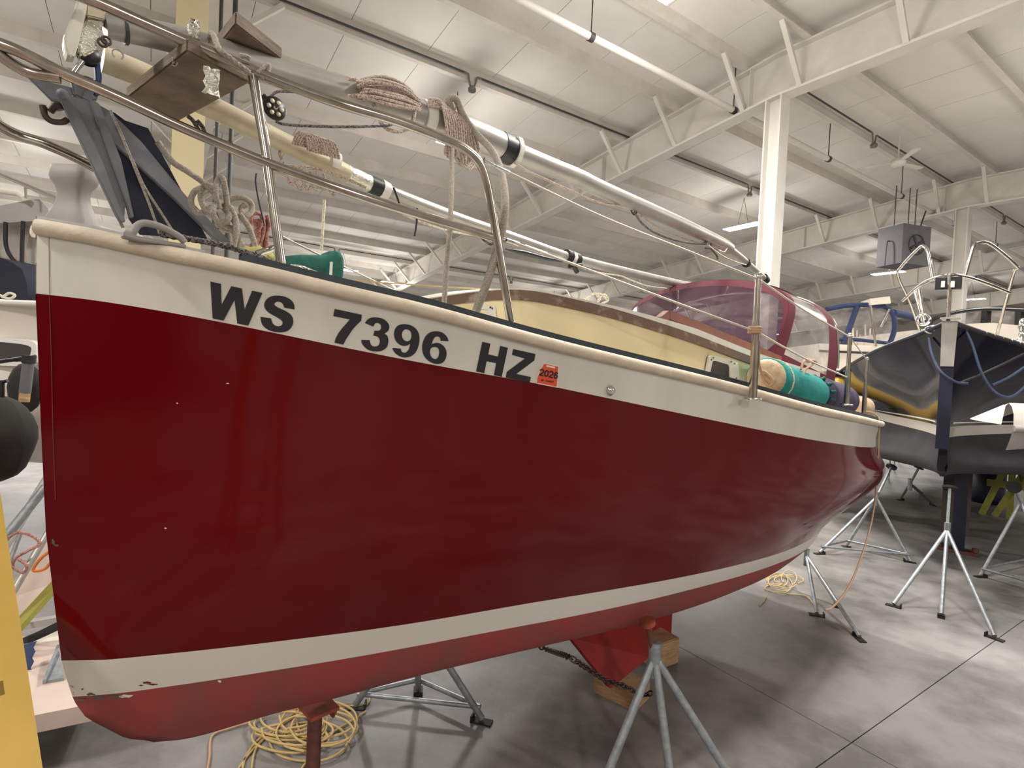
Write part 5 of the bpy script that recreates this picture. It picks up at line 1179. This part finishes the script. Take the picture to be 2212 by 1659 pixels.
g = G(); P = [at(-200, 470, 3.7), at(-60, 455, 3.7), at(64, 432, 3.7), at(84, 430, 3.7), at(104, 450, 3.7), at(108, 476, 3.7), at(60, 478, 3.7), at(0, 482, 3.7), at(-200, 510, 3.7)]
g.prism(P, LY*.9); g.obj('hardtop', M['greyshell'], lb)
g = G(); g.prism([at(55, 475, 3.9), at(100, 475, 3.9), at(110, 660, 3.9), at(60, 660, 3.9)], LY*.06); g.obj('cabin_wall', M['leftwhite'], lb)
R_ = []
for i in range(7): R_.append([at(2+i*10, 478, 3.78)+LY*(.02*(i % 2)), at(4+i*9, 560-i*6+((i*7) % 3)*8, 3.78)+LY*(.03*(i % 2))])
G().sheet(R_, .004).obj('clear_curtain', M['vinyl'], lb)
for P in ([(12, 480, 3.7), (13, 530, 3.7), (26, 558, 3.7), (46, 575, 3.7)], [(50, 478, 3.7), (48, 530, 3.7), (47, 580, 3.7)]): G().tube(smooth([at(*p) for p in P], 5), .012, 8).obj('frame_tube', M['black'], lb)
g = G(); ring = []
for f in np.linspace(0, 1, 8): ring.append([at(x, y, 3.55)+LY*.55*f+UP*.0 for x, y in [(-120, 560), (0, 556), (28, 568), (48, 582), (58, 612), (62, 655), (-120, 655)]])
g.grid(ring); g.add(ring[0], [(0, 1, 2, 3, 4, 5, 6)]); g.obj('navy_canvas', M['navycloth'], lb)

tag(G().tube(smooth([at(x, y, 3.4) for x, y in [(-10, 632), (6, 640), (20, 633), (32, 638), (22, 645), (5, 642)]], 5), .008, 6).obj('white_rope_coil', M['ropewhite']), 'small white rope coil on the powerboat deck at the left edge', 'rope')
t = thing('radar_arch_tube', at(60, 400, 3.6), 'shiny white tube above the powerboat hardtop at the left edge', 'tube')
G().tube([at(-40, 362, 3.6), at(66, 405, 3.6), at(132, 434, 3.6)], .016, 10).obj('arch_tube', M['chrome'], t)
G().tube([at(55, 402, 3.6), at(56, 428, 3.6)], .008, 8).obj('tube_bracket', M['chrome'], t); G().tube([at(0, 412, 3.65), at(40, 418, 3.65), at(54, 428, 3.65)], .02, 8).obj('canvas_roll', M['leftwhite'], t)
# fender and dark gear hanging at the powerboat side
t = thing('black_fender', at(52, 830, 2.95), 'black round fender hanging against the white powerboat', 'fender')
g = G(); c = at(55, 838, 2.95); ring = []
for k in range(9):
    th_ = math.pi*k/8; ring.append([c+LX*.10*math.sin(th_)*math.cos(a)+LY*.05*math.sin(th_)*math.sin(a)+UP*.14*math.cos(th_) for a in np.linspace(0, 2*math.pi, 17)])
g.grid(ring); g.obj('fender_body', M['black'], t)
G().tube([at(62, 778, 2.86), at(54, 848, 2.86)], .026, 12).obj('grey_sleeve', M['heater'], t); G().tube([at(54, 846, 2.86), at(52, 868, 2.86)], .024, 12).obj('tan_end', M['woodnew'], t); G().tube([at(63, 768, 2.86), at(62, 784, 2.86)], .031, 12).obj('sleeve_cap', M['black'], t)
tag(G().tube([at(-60, 790, 2.9), at(76, 770, 2.9)], .011, 8).obj('black_boat_hook', M['blackplastic']), 'black pole lying across the white powerboat side below its window', 'pole')
t = thing('black_cover_bag', at(0, 950, 1.9), 'big dark rounded cloth bag cut by the left picture edge', 'bag')
g = G(); c = at(-22, 948, 1.9); ring = []
for k in range(13):
    th_ = math.pi*k/12; rr_ = .128*math.sin(th_)**.8*(1+.03*math.sin(5*th_+1))
    ring.append([c+np.array([rr_*math.cos(a)*(1+.035*math.sin(7*a+k*.8)), rr_*math.sin(a), .155*math.cos(th_)]) for a in np.linspace(0, 2*math.pi, 25)])
g.grid(ring); g.obj('bag_body', M['blackcloth'], t)
G().tube([c+UP*.13, at(4, 870, 1.9), at(4, 822, 1.9)], .008, 8).obj('bag_strap', M['black'], t); G().tube([at(-20, 826, 1.9), at(10, 824, 1.9), at(16, 822, 1.9)], .006, 8).obj('strap_hook', M['blackplastic'], t)
# trailer under the powerboat, ropes and clutter
t = thing('boat_trailer', at(60, 1300, 2.6)*[1, 1, 0], 'pale boat trailer frame with tubes under the white powerboat', 'trailer')
G().tube([at(-40, 1225, 2.7), at(100, 1050, 2.9)], .022, 10).obj('trailer_tube', M['galv'], t)
G().tube([at(-10, 1215, 2.8), at(110, 1020, 3.1)], .022, 10).obj('trailer_tube', M['greyshell'], t)
G().tube([at(-5, 1335, 2.5), at(110, 1140, 2.75)], .016, 10).obj('trailer_tube', M['alloy'], t); G().tube([at(-8, 1290, 2.6), at(45, 1150, 2.7)], .010, 8).obj('trailer_tube', M['galv'], t)
g = G(); g.prism([at(0, 1300, 2.7), at(110, 1140, 2.9), at(115, 1260, 2.9), at(20, 1385, 2.7)], LY*.02); g.obj('white_bunk_board', M['leftpink'], t)
g = G(); g.prism([at(16, 1358, 2.4), at(24, 1375, 2.4), at(112, 1276, 2.6), at(112, 1255, 2.6)], LY*.05); g.obj('green_bunk_edge', M['yellowgreen'], t)
g = G(); g.prism([at(30, 1350, 2.5), at(120, 1335, 2.5), at(120, 1348, 2.5), at(30, 1365, 2.5)], LY*.05); g.obj('cross_beam', M['greyshell'], t)
g = G(); g.prism([at(10, 1395, 2.35), at(60, 1375, 2.35), at(120, 1345, 2.45), at(125, 1362, 2.45), at(60, 1392, 2.35), at(10, 1415, 2.35)], LY*.05); g.obj('dark_beam', M['black'], t)
g = G(); g.prism([at(70, 1390, 2.5), at(130, 1382, 2.5), at(130, 1402, 2.5), at(70, 1412, 2.5)], LY*.4); g.obj('white_step', M['leftwhite'], t)
for pts, mt, lbl in (([(20, 1160, 2.65), (40, 1150, 2.65), (70, 1158, 2.65), (86, 1175, 2.65), (60, 1190, 2.62), (35, 1205, 2.6), (28, 1225, 2.6), (50, 1236, 2.6), (58, 1222, 2.6), (40, 1208, 2.6)], 'ropepink', 'pale pink rope loops on the trailer'), ([(108, 1190, 2.6), (85, 1210, 2.6), (72, 1232, 2.6), (95, 1230, 2.6), (110, 1215, 2.6)], 'ladder', 'orange-red rope loop against the red bow at the trailer')):
    tag(G().tube(smooth([at(*p) for p in pts], 6), .007, 6).obj('trailer_rope', M[mt]), lbl, 'rope')
g = G(); R_ = [[at(48+i*2, 1392+i*12, 2.3)+LY*.01*(i % 2), at(74-i*1.5, 1388+i*11, 2.3)+LY*.012*((i+1) % 2)] for i in range(7)]; g.sheet(R_, .006); tag(g.obj('blue_strap', M['blue']), 'blue webbing strap hanging over the pale platform', 'strap')
# low pale platform on the floor
zt = .26; t = thing('low_platform', onz(80, 1560, 0), 'low pale pinkish platform on the floor left of the red bow', 'platform')
a, b = onz(46, 1551, zt), onz(200, 1520, zt); d = unit(b-a); e = np.cross(UP, d); a = a-d*1.2; b = b+d*.05
g = G(); g.hexa([a-UP*.07, b-UP*.07, b+e*.75-UP*.07, a+e*.75-UP*.07, a, b, b+e*.75, a+e*.75]); g.obj('platform_top', M['leftpink'], t)
for p in (a+d*.1+e*.1, b-d*.25+e*.45, a+d*.1+e*.65, b-d*.1+e*.65): G().box(p*[1, 1, 0]+UP*(zt-.07)/2, d*.03, e*.03, UP*(zt-.07)/2).obj('platform_leg', M['greyshell'], t)
q = thing('grey_bracket', onz(120, 1470, zt), 'small grey triangular bracket lying on the pale platform', 'bracket')
G().prism([onz(95, 1477, zt), onz(138, 1470, zt), onz(128, 1425, zt)+UP*.03], UP*.012).obj('bracket_plate', M['galv'], q); G().bar(onz(96, 1478, zt)+UP*.01, onz(126, 1420, zt)+UP*.05, .012, .02).obj('bracket_arm', M['galv'], q)
# yellow ladder rail in the near left corner
t = thing('yellow_ladder', onz(-60, 1900, 0), 'yellow ladder rail cut by the lower left picture corner', 'ladder')
a, c = at(-40, 1180, 1.25), at(34, 1700, 1.12); d = unit(c-a); lo = a+d*((0-a[2])/d[2]); sx = unit(np.cross(d, UP)); fw = unit(np.cross(sx, d))
for k in (0, -.42):
    o_ = sx*k*(-1 if sx[0] < 0 else 1); g = G(); g.bar(lo+o_, a+o_-d*.45, .085, .03, fw); g.obj('ladder_rail', M['yellow'], t)
for i in range(6):
    p = lo+(a-lo)*(.12+.16*i); G().bar(p, p+sx*-.42*(-1 if sx[0] < 0 else 1), .03, .03, fw).obj('ladder_rung', M['yellow'], t)
# ================================================================== RIGHT BACKGROUND
t = thing('bimini_boat', at(1870, 780, 9.0)*[1, 1, 0], 'distant white boat with blue framed clear canopy behind the navy bow', 'boat')
def tb(P, r, nm, mt, par, n=5): return G().tube(smooth([at(*p) for p in P], n), r, 8).obj(nm, M[mt], par)
tb([(1785, 668, 9), (1830, 660, 9), (1880, 659, 9), (1915, 664, 9), (1930, 682, 9), (1932, 712, 9), (1920, 748, 9)], .04, 'canopy_frame', 'bluecanvas', t)
tb([(1851, 662, 9), (1836, 705, 9), (1816, 758, 9)], .045, 'canopy_strut', 'bluecanvas', t); tb([(1930, 676, 9), (1960, 682, 9.2), (1995, 692, 9.4)], .06, 'canopy_edge', 'bluecanvas', t)
tb([(1795, 733, 9), (1850, 734, 9), (1925, 742, 9)], .03, 'lower_frame', 'bluecanvas', t)
g = G(); g.prism([at(*p) for p in [(1790, 668, 9.1), (1880, 662, 9.1), (1925, 680, 9.1), (1928, 735, 9.1), (1795, 735, 9.1)]], np.array([0, .02, 0])); g.obj('clear_panel', M['vinyl'], t)
g = G(); g.prism([at(*p) for p in [(1770, 742, 8.8), (1960, 750, 8.8), (1960, 850, 8.8), (1780, 850, 8.8)]], np.array([.3, 2.5, 0])); g.obj('hull_side', M['leftwhite'], t)
tb([(1770, 758, 8.75), (1960, 766, 8.75)], .02, 'rub_strake', 'blackplastic', t)
g = G(); g.prism([at(*p) for p in [(1880, 645, 8.9), (1922, 640, 8.9), (1925, 655, 8.9), (1880, 659, 8.9)]], np.array([.1, .4, 0])); g.obj('canopy_box', M['leftwhite'], t)
tb([(1922, 668, 8.8), (1903, 705, 8.8)], .02, 'windscreen_bar', 'chrome', t); tb([(1880, 660, 8.8), (1885, 700, 8.8), (1892, 748, 8.8)], .018, 'rail_post', 'steel', t)
rnd = random.Random(3)
for i, x in enumerate([1843, 1851, 1858, 1869, 1880, 1897, 1912, 1922, 1934, 1945, 1958]):
    Y = 10+(i % 4)*1.1; a = at(x, 712+rnd.uniform(-12, 25), Y); b_ = at(x+rnd.uniform(-3, 3), 775, Y)
    tag(G().tube([b_*[1, 1, 0]+UP*.0, b_, a], .014, 6).obj('slim_pole', M['ropewhite']), 'slim pale pole behind the navy bow, %s from the left' % ['first', 'second', 'third', 'fourth', 'fifth', 'sixth', 'seventh', 'eighth', 'ninth', 'tenth', 'eleventh'][i], 'pole', 'slim poles behind the navy bow')
t = thing('yellow_drum', at(1808, 815, 7.2)*[1, 1, 0], 'yellow drum with lid behind the maroon dodger', 'drum')
c = at(1808, 835, 7.2); c[2] = 0; G().lathe([(0, 0), (.16, 0), (.17, .1), (.17, 1.75), (.15, 1.8), (0, 1.8)], c, UP, 18).obj('drum_body', M['yellow'], t); G().lathe([(0, 1.8), (.18, 1.8), (.18, 1.86), (0, 1.88)], c, UP, 18).obj('drum_lid', M['blackplastic'], t)
t = thing('cruiser_boat', at(2160, 760, 8.5)*[1, 1, 0], 'distant white cruiser with dark framed windows right of the navy bow', 'boat')
tb([(2010, 712, 8.5), (2014, 692, 8.5), (2060, 676, 8.5), (2120, 668, 8.5), (2212, 670, 8.5), (2290, 675, 8.5)], .03, 'window_top_frame', 'blackplastic', t)
for x in (2136, 2210): g = G(); g.prism([at(x-4, 670, 8.5), at(x+6, 670, 8.5), at(x+2, 725, 8.5), at(x-8, 725, 8.5)], np.array([0, .1, 0])); g.obj('window_post', M['blackplastic'], t)
g = G(); g.prism([at(2060, 678, 8.6), at(2136, 670, 8.6), at(2270, 674, 8.6), at(2270, 740, 8.6), at(2060, 740, 8.6)], np.array([0, .02, 0])); g.obj('cabin_window', M['vinyl'], t)
g = G(); g.prism([at(2085, 700, 8.3), at(2140, 697, 8.3), at(2300, 712, 8.3), at(2300, 860, 8.3), at(2085, 860, 8.3)], np.array([.2, 3, 0])); g.obj('cabin_side', M['leftwhite'], t)
t = thing('chrome_bollard', at(2205, 715, 4.6), 'shiny chrome post at the right edge above the navy rail', 'post')
c = at(2206, 738, 4.75); G().lathe([(0, 0), (.05, 0), (.045, .01), (.022, .03), (.02, .1), (.03, .13), (.026, .16), (.018, .2), (0, .21)], c, UP, 16).obj('bollard_body', M['chrome'], t)
t = thing('white_dinghy', at(2200, 925, 3.4)*[1, 1, 0], 'white dinghy bow with grey rubbing strip poking in at the right edge', 'dinghy')
R_ = []
for f in np.linspace(0, 1, 9):
    w_ = .03+.42*math.sin(min(1,f*1.5)*math.pi/2); c = at(2176, 918, 3.4)+unit([.9, .5, 0])*f*1.2; e = unit([-.5, .9, 0])
    R_.append([c-e*w_*.0-UP*.02-e*w_, c-e*w_*.9+UP*.07, c-e*w_*.5+UP*.12, c+UP*.14, c+e*w_*.5+UP*.12, c+e*w_+UP*.0])
G().grid(R_).obj('dinghy_deck', M['leftwhite'], t)
G().tube([r[0] for r in R_], .022, 8).obj('rubbing_strip', M['greyshell'], t)
G().grid([[r[0], r[0]*.5+r[3]*.5-UP*.16, r[3]-UP*.3] for r in R_]).obj('dinghy_bottom', M['greyshell'], t)
G().tube([at(2330, 960, 3.9)*[1, 1, 0], at(2330, 960, 3.9)], .03, 10).obj('dinghy_support', M['galv'], t)
# ================================================================== BEHIND THE PHOTOGRAPHER (ladder seen in the hull's gloss, dark hull added for it)
t = thing('step_ladder', (-.14, -.75, 0), 'orange step ladder standing behind the photographer', 'ladder')
for sx_ in (-.22, .22):
    G().bar((-.14+sx_, -.65, 0), (-.14+sx_*.75, -.8, 1.75), .03, .06, BN).obj('ladder_rail', M['ladder'], t); G().bar((-.14+sx_, -1.4, 0), (-.14+sx_*.75, -.86, 1.73), .03, .04, BN).obj('rear_rail', M['ladder'], t)
for i in range(5):
    z = .3+.3*i; y = -.65-.15*z/1.75; G().box((-.14, y, z), (.2, 0, 0), (0, .04, 0), (0, 0, .012)).obj('ladder_step', M['ladder'], t)
G().box((-.14, -.83, 1.76), (.18, 0, 0), (0, .09, 0), (0, 0, .02)).obj('ladder_top', M['ladder'], t)
t = thing('added_dark_hull', (-2.5, -4.6, 0), 'long dark grey hull added unseen behind the camera for the red gloss to reflect', 'boat')  # invented hull, gives the red topsides something dark to reflect
R_ = []
for f in np.linspace(0, 1, 20):
    x = -8+f*9; w_ = 1.1*math.sin(min(1, (1-f)*2.2+.0)*math.pi/2); R_.append([np.array([x, -4.9-w_*.0+w_*.6, 2.1+f*.3]), np.array([x, -4.9+w_*.58, 1.7]), np.array([x, -4.9+w_*.5, 1.2]), np.array([x, -4.9+w_*.3, .8]), np.array([x, -4.9, .55]), np.array([x, -4.9-w_*.5, 1.2]), np.array([x, -4.9-w_*.6, 2.1+f*.3]), np.array([x, -4.9+w_*.6, 2.1+f*.3])])
G().grid(R_).obj('hull_shell', M['heater'], t)
for x in (-6, -3.5, -1): G().box((x, -4.9, .28), (.12, 0, 0), (0, .3, 0), (0, 0, .28)).obj('keel_block', M['woodnew'], t)
